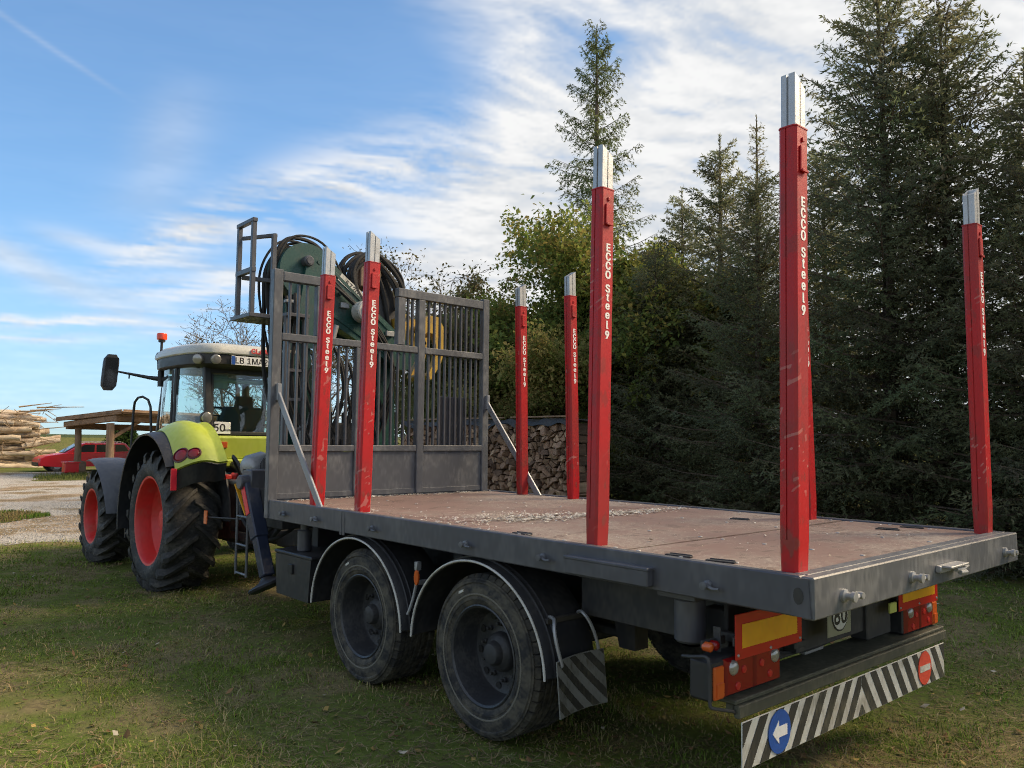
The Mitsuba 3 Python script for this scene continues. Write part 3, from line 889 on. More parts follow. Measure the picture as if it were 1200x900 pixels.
obj('timber_pile_core', joined(inner), 'm_log_grey', smooth=50)
note('timber_pile_core', 'more pale logs lying inside and at the back of the big timber pile', 'logs', kind='stuff')
twigs_ = []
for k in range(380):
    a = V(q.uniform(-7, 5.8), 50.35 + q.normal(0, .15), q.uniform(.2, 3.5))
    dd = V(q.normal(0, 1), q.normal(-.2, .2), q.normal(0, .35))
    dd /= np.linalg.norm(dd)
    twigs_.append(tube([a, a + dd * q.uniform(.3, 1.0)], [.025, .012], 4))
for k in range(8):
    a = V(q.uniform(4.0, 5.4), 50.5, q.uniform(1.9, 3.6))
    twigs_.append(tube([a, a + V(q.uniform(1.2, 2.6), 0, q.uniform(-.1, .35))], [.05, .015], 5))
obj('brushwood', joined(twigs_), 'm_log_bark', smooth=50)
note('brushwood', 'thin branches and offcuts sticking out of the timber pile', 'brushwood', kind='stuff')
# scraps of wood and plants at the foot of the pile
q = np.random.default_rng(15)

# ------------------------------------------------------------------ open shed
sh = thing('open_shed', 'open wooden shed with log posts and a flat board roof beside the red car', 'shed')
for x, y, r, zt in ((5.15, 40.4, .15, 2.15), (5.42, 36.0, .17, 2.35), (12.6, 37.5, .17, 2.3), (11.5, 42.6, .15, 2.2)):
    obj('post', tube([(x, y, -.1), (x + .03, y, 1.0), (x, y, zt + .05)], [r * 1.1, r, r * .95], 10), 'm_post_wood', sh, smooth=50)
obj('beam', beam((4.7, 40.9, 2.38), (5.62, 35.6, 2.62),   .20, .24, .02), 'm_beam_wood', sh)
obj('beam', beam((5.64, 35.8, 2.62), (13.4, 37.3, 2.42),  .20, .24, .02), 'm_beam_wood', sh)
obj('beam', beam((4.8, 41.1, 2.3), (12.0, 43.0, 2.25), .24, .3, .02), 'm_beam_wood', sh)
obj('brace', beam((5.45, 36.05, 1.7), (6.7, 36.3, 2.5), .12, .14, .01), 'm_beam_wood', sh)
for k in range(14):
    f_ = k / 13
    a = V(4.45, 41.3, 2.63) * (1 - f_) + V(5.67, 35.2, 2.90) * f_
    b_ = V(11.9, 43.6, 2.55) * (1 - f_) + V(13.8, 36.9, 2.75) * f_
    a = a + V(-.12, 0, 0) * q.uniform(0, 1)
    obj('roof_plank', beam(a, b_, .47, .05, .008), 'm_post_wood', sh)
obj('fascia_board', beam((4.38, 41.3, 2.62), (5.63, 35.15, 2.90), .05, .20, .006), 'm_beam_wood', sh)
obj('fascia_board', beam((5.69, 35.13, 2.90), (13.8, 36.75, 2.75), .05, .20, .006), 'm_beam_wood', sh)
obj('pillar_foot', bx(4.85, 5.5, 40.1, 40.8, -.1, .62, .05), 'm_rusty', sh)

# red box trailer standing in front of the shed
rb = thing('red_crate', 'low red metal box on the ground in front of the shed post', 'box')
obj('box_body', joined(bx(4.35, 4.95, 39.0, 39.6, .12, .62, .03), bx(4.31, 4.99, 38.96, 39.64, .57, .62, .01)), 'm_car_red', rb)
obj('skid', bx(4.38, 4.46, 39.0, 39.6, -.02, .12, .01), 'm_rusty', rb)
obj('skid', bx(4.84, 4.92, 39.0, 39.6, -.02, .12, .01), 'm_rusty', rb)
# ------------------------------------------------------------------ timber trailer
tt = thing('timber_trailer', 'dark grey flatbed timber trailer with red stakes and a barred headboard', 'trailer')
H = 1.243
L_ = 5.02


def part(name, mesh, mat, smooth=False, label=None, parent=None):
    return obj(name, mesh, mat, parent or tt, smooth, label)


# frame round the deck
for sx in (-1, 1):
    side = joined(bx(sx * 1.215, sx * 1.275, 0.06, L_ + .06, 1.078, H, .006), bx(sx * 1.16, sx * 1.2145, .125, L_, 1.078, 1.09, .003),
                  bx(sx * 1.272, sx * 1.279, 3.70, 3.735, 1.06, H - .002, .002), bx(sx * 1.272, sx * 1.279, 3.745, 3.775, 1.06, H - .002, .002))
    part('side_rail', side, 'm_steel')
    fold = joined(bx(sx * 1.276, sx * 1.325, .80, 1.345, 1.095, 1.178, .006), bx(sx * 1.27, sx * 1.33, .795, 1.35, 1.170, 1.186, .004))
    part('folding_step', fold, 'm_steel', label='long grey box fixed along the outside of the deck rail')
    for y in (4.718, 4.156, 3.303, 2.234, 1.551, .495):
        hk = joined(lathe([(0, 0), (.022, 0), (.022, .012), (.013, .016), (.013, .035), (.018, .037), (.018, .046), (0, .048)], (sx * 1.274, y, 1.147), (sx, 0, 0), 12),
                    tube([(sx * 1.30, y + .005, 1.147), (sx * 1.305, y - .045, 1.137), (sx * 1.300, y - .07, 1.139)], .008, 6))
        part('lashing_hook', hk, 'm_steel_worn', 40)
rear = joined(bx(-1.275, 1.275, 0, .058, 1.073, H, .006), bx(-1.21, 1.21, .0585, .118, H - .008, H - .0005, .002), bx(-1.21, 1.21, .0585, .10, 1.073, 1.085, .002))
part('rear_beam', rear, 'm_steel_worn', label='worn grey rear end beam of the deck')
for sx in (-1, 1):
    gus = joined(prism([(.012, 1.08), (.10, 1.085), (.088, 1.235), (.02, 1.238)], 'x', sx * 1.2755, sx * 1.284))
    part('corner_gusset', gus, 'm_steel')
    part('corner_hole', hull([(sx * 1.286, .062 + .022 * math.cos(a), 1.165 + .034 * math.sin(a)) for a in np.linspace(0, 2 * PI, 18)] + [(sx * 1.278, .062 + .022 * math.cos(a), 1.165 + .034 * math.sin(a)) for a in np.linspace(0, 2 * PI, 18)]), 'm_black')
for x in (-1.028, -.327, 1.025):
    b_ = joined(lathe([(0, 0), (.028, 0), (.028, .014), (.015, .018), (.015, .040), (.022, .042), (.022, .056), (0, .058)], (x, .001, 1.146), (0, -1, 0), 12),
                tube([(x, -.030, 1.142), (x + .04, -.034, 1.134), (x + .095, -.028, 1.139)], [.011, .009], 8), lathe([(0, 0), (.015, 0), (.015, .03), (0, .03)], (x + .095, -.014, 1.139), (0, -1, 0), 10))
    part('end_bolt', b_, 'm_galv', 40)
part('latch', joined(bx(-.03, .24, -.028, .001, 1.135, 1.170, .004), bx(-.02, .22, -.075, -.024, 1.160, 1.172, .003), tube([(.10, -.05, 1.145), (.18, -.055, 1.14), (.26, -.05, 1.15)], .012, 8), tube([(.13, -.06, 1.128), (.2, -.065, 1.125)], .012, 8)), 'm_galv', 40, 'grey latch in the middle of the rear beam')
# deck boards: plywood sheets laid in the frame with open joints
JX = [-1.208, 1.208]
ys = [.122, 1.048, 1.062, 2.61, 2.618, 4.985]


def warped(x0, x1, y0, y1, seed):
    def fn(u, v):
        x, y = x0 + u * (x1 - x0), y0 + v * (y1 - y0)
        e = .004 * (meshkit.fbm(V(x * 1.5, y * 1.5, seed), 2, seed) - .5)
        return (x + (.006 * (meshkit.noise(V(0, y * 12, seed)) - .5) if u in (0., 1.) else 0), y + (.007 * (meshkit.noise(V(x * 12, 0, seed)) - .5) if v in (0., 1.) else 0), H - .010 + e)
    return sheet(fn, 30, 24, .022)


for k, (y0, y1) in enumerate(((.126, 1.036), (1.070, 2.610), (2.622, 4.985))):
    part('deck_panel', warped(JX[0], JX[1], y0, y1, k + 3), 'm_deck', 30)
for (x, y, a) in ((-1.150, .511, .2), (-1.155, .741, .1), (.864, .608, .3), (1.10, .55, .2), (-1.15, 1.86, .1), (.66, 1.55, .2)):
    m = joined(moved(bx(-.014, .014, -.07, .07, -.002, .0035, .001), rot=(a, (0, 0, 1))), moved(bx(.016, .024, -.06, .06, -.002, .008, .002), rot=(a, (0, 0, 1))))
    part('lashing_slot', moved(m, t=(x, y, H - .006)), 'm_black')
for sx in (-1, 1):
    for y in (.19, .45, .72, .98, 1.13, 1.5, 1.87, 2.24, 2.55, 2.69, 3.1, 3.55, 4.0, 4.45, 4.9):
        part('deck_bolt', lathe([(0, 0), (.013, 0), (.011, .003), (0, .004)], (sx * (1.165 if abs(y - .51) > .1 else 1.12), y, H - .0085), (0, 0, 1), 10), 'm_galv')
        part('deck_bolt', lathe([(0, 0), (.013, 0), (.011, .003), (0, .004)], (sx * .42, y, H - .0085), (0, 0, 1), 10), 'm_galv')
# under the deck
part('floor_bearer', joined([bx(-1.21, 1.21, y, y + .07, 1.08, 1.205, .003) for y in np.arange(.14, 5.0, .52)]), 'm_chassis')
for sx in (-1, 1):
    part('chassis_beam', joined(bx(sx * .40, sx * .52, .50, 5.05, 1.035, 1.078, .004), bx(sx * .445, sx * .475, .50, 5.05, .77, 1.035, .002), bx(sx * .40, sx * .52, .50, 5.05, .735, .77, .004)), 'm_chassis')
    part('outer_beam', joined(bx(sx * .86, sx * .90, .62, 1.62, .78, 1.078, .004), bx(sx * .80, sx * .86, .62, 1.62, .78, .80, .002)), 'm_chassis')
    part('hanging_stub', joined(cyl((sx * 1.10, .72, .83), (sx * 1.10, .72, 1.04), .075, 24, b=.012), bx(sx * 1.0, sx * 1.2, .62, .84, 1.04, 1.078, .004)), 'm_steel', 40)
for y in (.73, 1.5, 2.8, 4.2, 4.9):
    part('cross_member', bx(-.86, .86, y, y + .1, .78, 1.0, .005), 'm_chassis')
for y in (2.16, 3.56):
    part('axle', joined(beam((-.95, y, .49), (.95, y, .49), .13, .13, .02), [bx(sx * .50, sx * .60, y - .62, y + .62, .60, .65, .01) for sx in (-1, 1)], [bx(sx * .52, sx * .58, y - .06, y + .06, .44, .66, .006) for sx in (-1, 1)],
                        [cyl((sx * .62, y, .49), (sx * .82, y, .49), .19, 24) for sx in (-1, 1)]), 'm_chassis')
    for sx in (-1, 1):
        for s_ in (-1, 1):
            part('spring_hanger', prism([(y + s_ * .58, .55), (y + s_ * .70, .55), (y + s_ * .70, .78), (y + s_ * .52, .78)], 'x', sx * .49, sx * .61), 'm_chassis')


# wheels
def trailer_wheel(x_out, y, z, sx, turn, R=.478):
    w = numbered(tt + '__wheel')
    ax = (sx, 0, 0)                                   # outwards
    at = (x_out - sx * .37, y, z)                     # inner face
    prof = [(.285, .03), (.33, .015), (.40, .005), (.45, .012), (R - .025, .035), (R - .004, .07), (R, .10), (R, .20), (R, .29), (R - .006, .318), (R - .016, .336), (R - .028, .349), (.462, .357), (.452, .3595),
            (.448, .3665), (.436, .3685), (.43, .362), (.40, .3695), (.375, .371), (.35, .368), (.347, .371), (.335, .371), (.332, .366), (.315, .360), (.302, .352), (.29, .34), (.285, .33)]
    ty = lathe(prof, at, ax, 96)
    blocks = []
    n = 44
    for i in range(n):
        a = 2 * PI * i / n
        for (h0, h1, off) in ((.285, .338, 0), (.035, .085, .5)):
            aa = a + off * 2 * PI / n
            pts = []
            for da in (-.42, .42):
                for rr, hh in ((R - .012, h0), (R + .009, h0), (R + .009, h1 - .012), (R - .02, h1 + .010), (R - .04, h1 - .006)):
                    t = aa + da * 2 * PI / n * (1 if rr > R else 1.1)
                    pts.append((at[0] + sx * hh, y + rr * math.cos(t), z + rr * math.sin(t)))
            blocks.append(hull(pts))
    for hh in (.125, .17, .215, .26):
        blocks.append(lathe([(R - .002, hh - .014), (R + .008, hh - .012), (R + .008, hh + .012), (R - .002, hh + .014)], at, ax, 72))
    obj('tyre', joined(ty, blocks), 'm_tyre_dusty', w, 35)
    obj('sidewall_line', joined(lathe([(R - .030, .351), (R - .027, .3535), (R - .020, .350), (R - .022, .347)], at, ax, 72), lathe([(.372, .3708), (.369, .3735), (.363, .3735), (.360, .3705)], at, ax, 72)), 'm_tyre_worn', w, 35, 'worn paler line round the sidewall of the tyre')
    t0 = math.radians(62)
    obj('chalk_mark', hull([(at[0] + sx * h_, y + sx * (.405 * math.cos(t0) * -1 + a_ * .022), z + .405 * math.sin(t0) + b_ * .008 + a_ * .010) for h_ in (.366, .3735) for a_ in (-1, 1) for b_ in (-1, 1)]), 'm_dirty_white', w)
    rim = lathe([(.282, .05), (.282, .30), (.288, .335), (.300, .352), (.304, .358), (.296, .362), (.284, .352), (.272, .30), (.262, .22), (.250, .19), (.20, .175), (.13, .18), (.12, .185), (.12, .05)], at, ax, 72)
    obj('rim', rim, 'm_rim_steel', w, 35)
    hb = joined(lathe([(.12, .18), (.118, .215), (.105, .235), (.075, .25), (.068, .28), (.060, .292), (.04, .298), (0, .30)], at, ax, 32))
    obj('hub', hb, 'm_chassis', w, 35)
    for i in range(10):
        t = 2 * PI * (i + turn) / 10
        c_ = V(at[0] + sx * .175, y + .168 * math.cos(t), z + .168 * math.sin(t))
        obj('wheel_nut', lathe([(0, 0), (.017, 0), (.017, .022), (.010, .024), (.010, .045), (0, .046)], c_, ax, 6), 'm_chassis', w)
    holes = []
    for i in range(10):
        t = 2 * PI * (i + .5 + turn) / 10
        c_ = V(at[0] + sx * .182, y + .222 * math.cos(t), z + .222 * math.sin(t))
        holes.append(lathe([(0, 0), (.024, 0), (.024, .004), (0, .004)], c_, ax, 12))
    obj('hand_hole', joined(holes), 'm_print_black', w)


paint('m_tyre_worn', (0.13, 0.12, 0.095), 0.8)
paint('m_rim_steel', (0.026, 0.027, 0.030), 0.45, dirt=(0.085, 0.08, 0.07), amount=0.45, scale=12)
for sx in (-1, 1):
    for y, t in ((2.16, .3), (3.56, .12)):
        trailer_wheel(sx * 1.215, y, .480, sx, t)

# mudguards with a pale edge trim
for sx in (-1, 1):
    for y in (2.175, 3.57):
        def arc(a):
            return y + .635 * math.cos(a), .465 + .585 * math.sin(a)

        def fn(u, v, sx=sx):
            a = math.radians(3 + 174 * u)
            cy, cz = arc(a)
            crown = .018 * (1 - (2 * v - 1) ** 6)
            x = sx * (1.268 - .40 * v)
            return x, cy + crown * math.cos(a), cz + crown * math.sin(a)
        g = sheet(fn, 40, 10, .012)
        gk = part('mudguard', joined(g, [tube([(sx * (1.268 - dx), arc(a)[0] + .02 * math.cos(a), arc(a)[1] + .02 * math.sin(a)) for a in np.radians(np.linspace(3, 177, 36))], .008, 6) for dx in (.06, .10)]), 'm_black', 35)
        obj('edge_trim', tube([(sx * 1.272, arc(a)[0], arc(a)[1]) for a in np.radians(np.linspace(2, 178, 44))], .0075, 8), 'm_trim', gk, 60, 'pale beading along the edge of the mudguard')
paint('m_trim', (0.50, 0.49, 0.45), 0.45, dirt=(0.20, 0.18, 0.14), amount=0.8, scale=9)
# flap and brackets behind the rear wheels, side lamp between the mudguards
for sx in (-1, 1):
    def fl(u, v):
        return sx * (1.272 - .38 * u), 1.455 + .03 * math.sin(u * 3.0) - .03 * v, .605 - .29 * v + .012 * u
    fk = part('mud_flap', sheet(fl, 10, 8, .006), 'm_flap_white', 40, 'worn mud flap with diagonal grey and black stripes')
    st = []
    for i in range(-3, 5):
        p_ = sg.Polygon([(0 + i * .115, 0), (.052 + i * .115, 0), (.052 + i * .115 + .29, -.30), (i * .115 + .29, -.30)]).intersection(sg.box(.006, -.285, .374, -.004))
        if not p_.is_empty and p_.area > 1e-4:
            m = trimesh.creation.extrude_polygon(p_, .003, engine='earcut').subdivide().subdivide()
            v_ = np.array(m.vertices)
            w_ = np.array([fl(a / .38, -b / .29) for a, b in v_[:, :2]])
            w_[:, 1] -= v_[:, 2] + .0068
            m.vertices = w_
            m.fix_normals()
            st.append(m)
    obj('stripe', joined(st), 'm_stripe_black', fk)
    part('flap_hanger', tube([(sx * 1.16, 1.62, .80), (sx * 1.22, 1.52, .80), (sx * 1.255, 1.48, .74), (sx * 1.24, 1.455, .62), (sx * 1.235, 1.45, .585)], .010, 7, 4), 'm_galv', 40)
    part('flap_hanger', tube([(sx * .95, 1.60, .80), (sx * .985, 1.52, .81), (sx * .965, 1.475, .74), (sx * .935, 1.455, .62)], .010, 7, 4), 'm_galv', 40)
    part('flap_rail', beam((sx * 1.2, 1.61, .78), (sx * .9, 1.61, .78), .03, .03, .004), 'm_chassis')
    part('mudguard_stay', joined(tube([(sx * 1.20, 2.86, .93), (sx * 1.19, 2.875, .82), (sx * 1.2, 2.90, .70), (sx * 1.22, 2.93, .60)], .011, 7, 4), bx(sx * 1.17, sx * 1.21, 2.845, 2.875, .90, .96, .004), bx(sx * .8, sx * 1.2, 2.86, 2.885, .80, .83, .004)), 'm_galv', 40)
    part('side_lamp', hull([(sx * (1.235 + .012 * (k % 2)), 2.80 + .024 * math.cos(a), .865 + .05 * math.sin(a)) for k in (0, 1) for a in np.linspace(0, 2 * PI, 20)]), 'm_lamp_orange', 40, 'orange side lamp between the mudguards')

# storage box, tank and landing gear post ahead of the wheels
bxk = part('battery_box', joined(hull([(-1.20, 4.40, .44), (-1.20, 4.98, .44), (-1.20, 5.02, .78), (-1.20, 4.36, .80), (-.75, 4.40, .44), (-.75, 4.98, .44), (-.75, 5.02, .78), (-.75, 4.36, .80)]), bx(-1.21, -.74, 4.34, 5.03, .785, .815, .01)), 'm_black', label='black plastic box hanging ahead of the front trailer wheel')
obj('catch', bx(-1.222, -1.20, 4.66, 4.74, .64, .72, .004), 'm_print_black', bxk)
part('landing_post', joined(cyl((-1.08, 4.72, .815), (-1.08, 4.72, 1.0), .06, 20, b=.01), cyl((-1.08, 4.72, 1.0), (-1.08, 4.72, 1.075), .035, 16), bx(-1.2, -.95, 4.60, 4.86, 1.062, 1.077, .003)), 'm_steel', 40)
part('air_tank', lathe([(0, 0), (.09, .015), (.14, .05), (.15, .09), (.15, .62), (.14, .66), (.09, .695), (0, .71)], (-1.0, 5.36, .62), (1, 0, 0), 28), 'm_blue_leg', 50, 'round air tank under the front of the deck')

# ---- rear lights, boards and bumper (the whole group hangs slightly lower on the right)
ROLL = (0.0125, (0, 1, 0))


def low(m):
    return moved(m, rot=ROLL, about=(0, .42, .6))


bp = part('bumper', low(joined(bx(-1.20, 1.20, .41, .64, .612, .632, .005), bx(-1.195, 1.195, .395, .425, .555, .611, .005), bx(-1.19, 1.19, .43, .47, .57, .611, .005))), 'm_olive', label='dirty olive rear bumper shelf')
paint('m_olive', (0.045, 0.048, 0.035), 0.65, dirt=(0.10, 0.095, 0.065), amount=0.8, scale=6)
part('bumper_end', low(joined(tube([(-1.30, .62, .80), (-1.335, .48, .83), (-1.34, .45, .79), (-1.338, .45, .66), (-1.33, .44, .62), (-1.25, .42, .60), (-1.18, .425, .57)], .008, 8, 4))), 'm_chassis', 40)
part('rear_cross_beam', joined(bx(-.98, .98, .60, .72, .66, .98, .006), bx(-1.0, -.62, .575, .60, .64, 1.05, .004), bx(.62, 1.0, .575, .60, .64, 1.05, .004), bx(-.46, .46, .52, .60, .70, .90, .006), bx(.30, .62, .50, .60, .65, .88, .006)), 'm_chassis')
part('bracket', joined([cyl((x, .574, z), (x, .566, z), .008, 8) for x in (-.70, -.66) for z in (.72, .80)], bx(-.30, -.10, .56, .60, .66, .72, .003)), 'm_galv')
for sx in (-1, 1):
    xa, xb = (-1.325, -.760) if sx < 0 else (.690, 1.19)
    tl = part('tail_light', low(joined(bx(xa, xb, .455, .57, .635, .812, .012))), 'm_black', label='left tail light cluster, red and orange' if sx < 0 else 'right tail light cluster, plain red')
    o0, o1 = (xa + .012, xa + .085) if sx < 0 else (xb - .085, xb - .012)
    obj('orange_reflector', low(joined(bx(o0, o1, .440, .456, .645, .785, .008), bx(o0 + .012, o1 - .008, .434, .441, .655, .715, .004))), 'm_lamp_orange', tl)
    r0, r1 = (o1 + .012, xb - .008) if sx < 0 else (xa + .008, o0 - .012)
    xm = (r0 + r1) / 2
    for (p0, p1) in ((r0, xm - .006), (xm + .006, r1)):
        obj('red_lens', low(hull([(p0, .458, .642), (p1, .458, .642), (p1, .458, .806), (p0, .458, .806), (p0 + .012, .438, .655), (p1 - .012, .438, .655), (p1 - .012, .438, .795), (p0 + .012, .438, .795)])), 'm_lamp_red', tl)
    for lx, lz, nm in ((r0 + .055, .765, 'a'), (r1 - .055, .765, 'b')):
        obj('clear_lens', low(lathe([(.034, 0), (.033, .006), (.026, .014), (.014, .018), (0, .020)], (lx, .441, lz), (0, -1, 0), 24)), 'm_lamp_clear', tl, 50)
    for lx, lz in ((r0 + .14, .745), (r0 + .09, .68), (xm + .06, .75), (xm + .13, .69)):
        obj('bulb', low(lathe([(.019, 0), (.017, .006), (0, .010)], (lx, .440, lz), (0, -1, 0), 16)), 'm_lamp_bulb', tl, 50)
    ma, mb = (-1.185, -.600) if sx < 0 else (.545, 1.13)
    mk = part('marker_board', low(bx(ma, mb, .418, .424, .800, 1.0, .002)), 'm_reflect_red', label='yellow marker board with red border on the left' if sx < 0 else 'marker board with red border mostly hidden below the deck, right side')
    obj('yellow_field', low(bx(ma + .05, mb - .05, .4155, .4185, .847, .953, .001)), 'm_reflect_yellow', mk)
    for bx_, bz in ((ma + .02, .82), (mb - .02, .82), ((ma + mb) / 2, .815), (mb - .02, .98)):
        obj('screw', low(lathe([(.008, 0), (.006, .004), (0, .005)], (bx_, .418, bz), (0, -1, 0), 10)), 'm_galv', mk)
    part('board_stay', low(joined(bx(ma + .1, ma + .14, .425, .60, .85, .89, .003), bx(mb - .14, mb - .1, .425, .60, .85, .89, .003), bx(ma, mb, .426, .436, .86, .90, .002))), 'm_chassis')
for x, c_, nm in ((-1.262, 'm_lamp_orange', 'orange'), (-1.215, 'm_lamp_red', 'red')):
    part('side_marker_lamp', low(lathe([(0, -.03), (.021, -.03), (.022, 0), (.020, .006), (.012, .010), (0, .011)], (x, .50, .855), (0, -1, 0), 20)), c_, 50, f'small round {nm} lamp above the left tail light')
part('lamp_bracket', low(joined(bx(-1.180, -1.174, .50, .54, .82, .93, .002), bx(-1.28, -1.1, .525, .54, .845, .880, .003))), 'm_chassis')
sp = part('speed_plate', low(bx(-.335, -.075, .418, .423, .775, .985, .002)), 'm_plate_olive', label='square plate with a round 80 speed sign')
paint('m_plate_olive', (0.22, 0.22, 0.15), 0.5)
obj('disc', low(lathe([(0, 0), (.088, 0), (.088, .003), (0, .003)], (-.205, .4175, .882), (0, -1, 0), 36)), 'm_print_black', sp)
obj('disc_face', low(lathe([(0, 0), (.079, 0), (.079, .002), (0, .002)], (-.205, .4145, .882), (0, -1, 0), 36)), 'm_dirty_white', sp)
obj('digits', low(text_on('80', .085, (-.205, .4125, .878), (1, 0, 0), (0, 0, 1), .002)), 'm_print_black', sp)
part('plate_lamp', low(bx(.44, .53, .425, .44, .80, .86, .004)), 'm_plate_lamp')
paint('m_plate_lamp', (0.45, 0.48, 0.12), 0.4)
# striped warning board
wbx0, wbx1, wbz0, wbz1 = -1.165, 1.165, .325, .535
wb = part('warning_board', low(bx(wbx0, wbx1, .402, .408, wbz0, wbz1, .002)), 'm_dirty_white', label='long white board with black diagonal stripes under the bumper')
st = []
half = sg.box(wbx0 + .004, wbz0 + .004, -.004, wbz1 - .004)
for i in range(-2, 11):
    x0 = wbx0 + i * .140
    p_ = sg.Polygon([(x0, wbz0), (x0 + .072, wbz0), (x0 + .072 + .15, wbz1), (x0 + .15, wbz1)]).intersection(half)
    if not p_.is_empty and p_.area > 1e-4:
        st += [prism(p_, 'y', .3995, .4015), mirror_x(prism(p_, 'y', .3995, .4015))]
for m in st:
    obj('stripe', low(m), 'm_stripe_black', wb)
for x, c_, lab in ((-.855, 'm_sign_blue', 'round blue sign with a white arrow pointing left'), (.845, 'm_sign_red', 'round faded red sign with a white bar')):
    k_ = obj('round_sign', low(lathe([(0, 0), (.098, 0), (.098, .003), (0, .003)], (x, .399, .432), (0, -1, 0), 40)), c_, wb, label=lab)
    if x < 0:
        ar = sg.Polygon([(-.066, 0), (-.012, .052), (-.012, .024), (.062, .024), (.062, -.024), (-.012, -.024), (-.012, -.052)])
        m_ = prism(ar, 'y', .3935, .3958)
    else:
        m_ = prism(sg.box(-.075, -.018, .075, .018), 'y', .3935, .3958)
    obj('sign_mark', low(moved(m_, t=(x, 0, .432))), 'm_dirty_white' if x > 0 else 'm_white', wb)

Qc = np.random.default_rng(12)
al = []
for k in range(7):
    x = -.75 + .24 * k
    al.append(tube([(x, .75, .98), (x + .05 * Qc.normal(), .64, .92 + .03 * Qc.normal()), (x + .12, .565, .80 + .06 * Qc.normal()), (x + .2, .56, .86), (x + .3, .60, .95)], .007, 6, 5))
al.append(tube([(-.70, .60, .76), (-.3, .55, .69), (.1, .55, .70), (.5, .56, .68), (.75, .58, .72)], .008, 6, 5))
part('cable', joined(al), 'm_hose', 50)
# ---- headboard
hb = tt + '__headboard'
used.add(hb)
note(hb, 'tall dark grey barred headboard at the front of the deck')
Y0, Y1 = 5.02, 5.09


def hpost(x0, x1, z0, z1, y0=Y0, y1=Y1, name='post', mat='m_steel_worn'):
    return obj(name, bx(x0, x1, y0, y1, z0, z1, .006), mat, hb)


hpost(-1.29, -1.20, 1.08, 3.305)
hpost(1.14, 1.228, 1.08, 3.335)
hpost(.280, .365, H, 3.22, Y0 - .004, Y1)
hpost(-.434, -.378, H, 2.664)
hpost(-.862, -.750, 2.732, 3.205)
hpost(.030, .120, 2.732, 3.215)
hpost(-1.1995, -.75, 3.206, 3.29, name='rail')
hpost(.030, 1.1395, 3.221, 3.31, name='rail')
hpost(-1.1995, .2795, 2.665, 2.731, name='rail')
hpost(.3655, 1.1395, 2.665, 2.731, name='rail')
hpost(-1.1995, -.4345, 1.665, 1.725, name='rail')
hpost(-.3775, .2795, 1.665, 1.725, name='rail')
hpost(.3655, 1.1395, 1.665, 1.725, name='rail')
for x0, x1 in ((-1.1995, -.4345), (-.3775, .2795), (.3655, 1.1395)):
    obj('panel', joined(bx(x0, x1, 5.045, 5.055, H - .02, 1.664, .001), bx(x0, x1, 5.035, 5.0449, H + .002, H + .05, .002)), 'm_steel_worn', hb)
for x0, x1, z0, z1, n in ((-1.2, -.434, 1.725, 2.665, 8), (-.378, .28, 1.725, 2.665, 8), (.365, 1.14, 1.725, 2.665, 10), (.12, .28, 2.731, 3.221, 2), (.365, 1.14, 2.731, 3.221, 10), (-1.2, -.862, 2.731, 3.206, 3)):
    for i in range(n):
        x = x0 + (x1 - x0) * (i + 1) / (n + 1)
        obj('bar', bx(x - .010, x + .010, 5.045, 5.075, z0 + .0005, z1 - .0005, .003), 'm_steel', hb)
for i in range(4):
    x = .60 + i * .088
    obj('ribbed_plate', joined(bx(x, x + .078, 5.10, 5.12, 1.60, 2.24, .006), bx(x + .068, x + .078, 5.12, 5.16, 1.60, 2.24, .004)), 'm_steel', hb)
for sx in (-1, 1):
    xs_ = sx * 1.225 - (.0 if sx < 0 else .03)
    obj('strut', joined(beam((xs_, 5.03, 2.20), (xs_, 4.17, 1.215), .022, .065, .004), bx(xs_ - .02, xs_ + .02, 4.98, 5.02, 2.12, 2.27, .004)), 'm_strut', hb)
paint('m_strut', (0.24, 0.25, 0.27), 0.35, metallic=0.3)

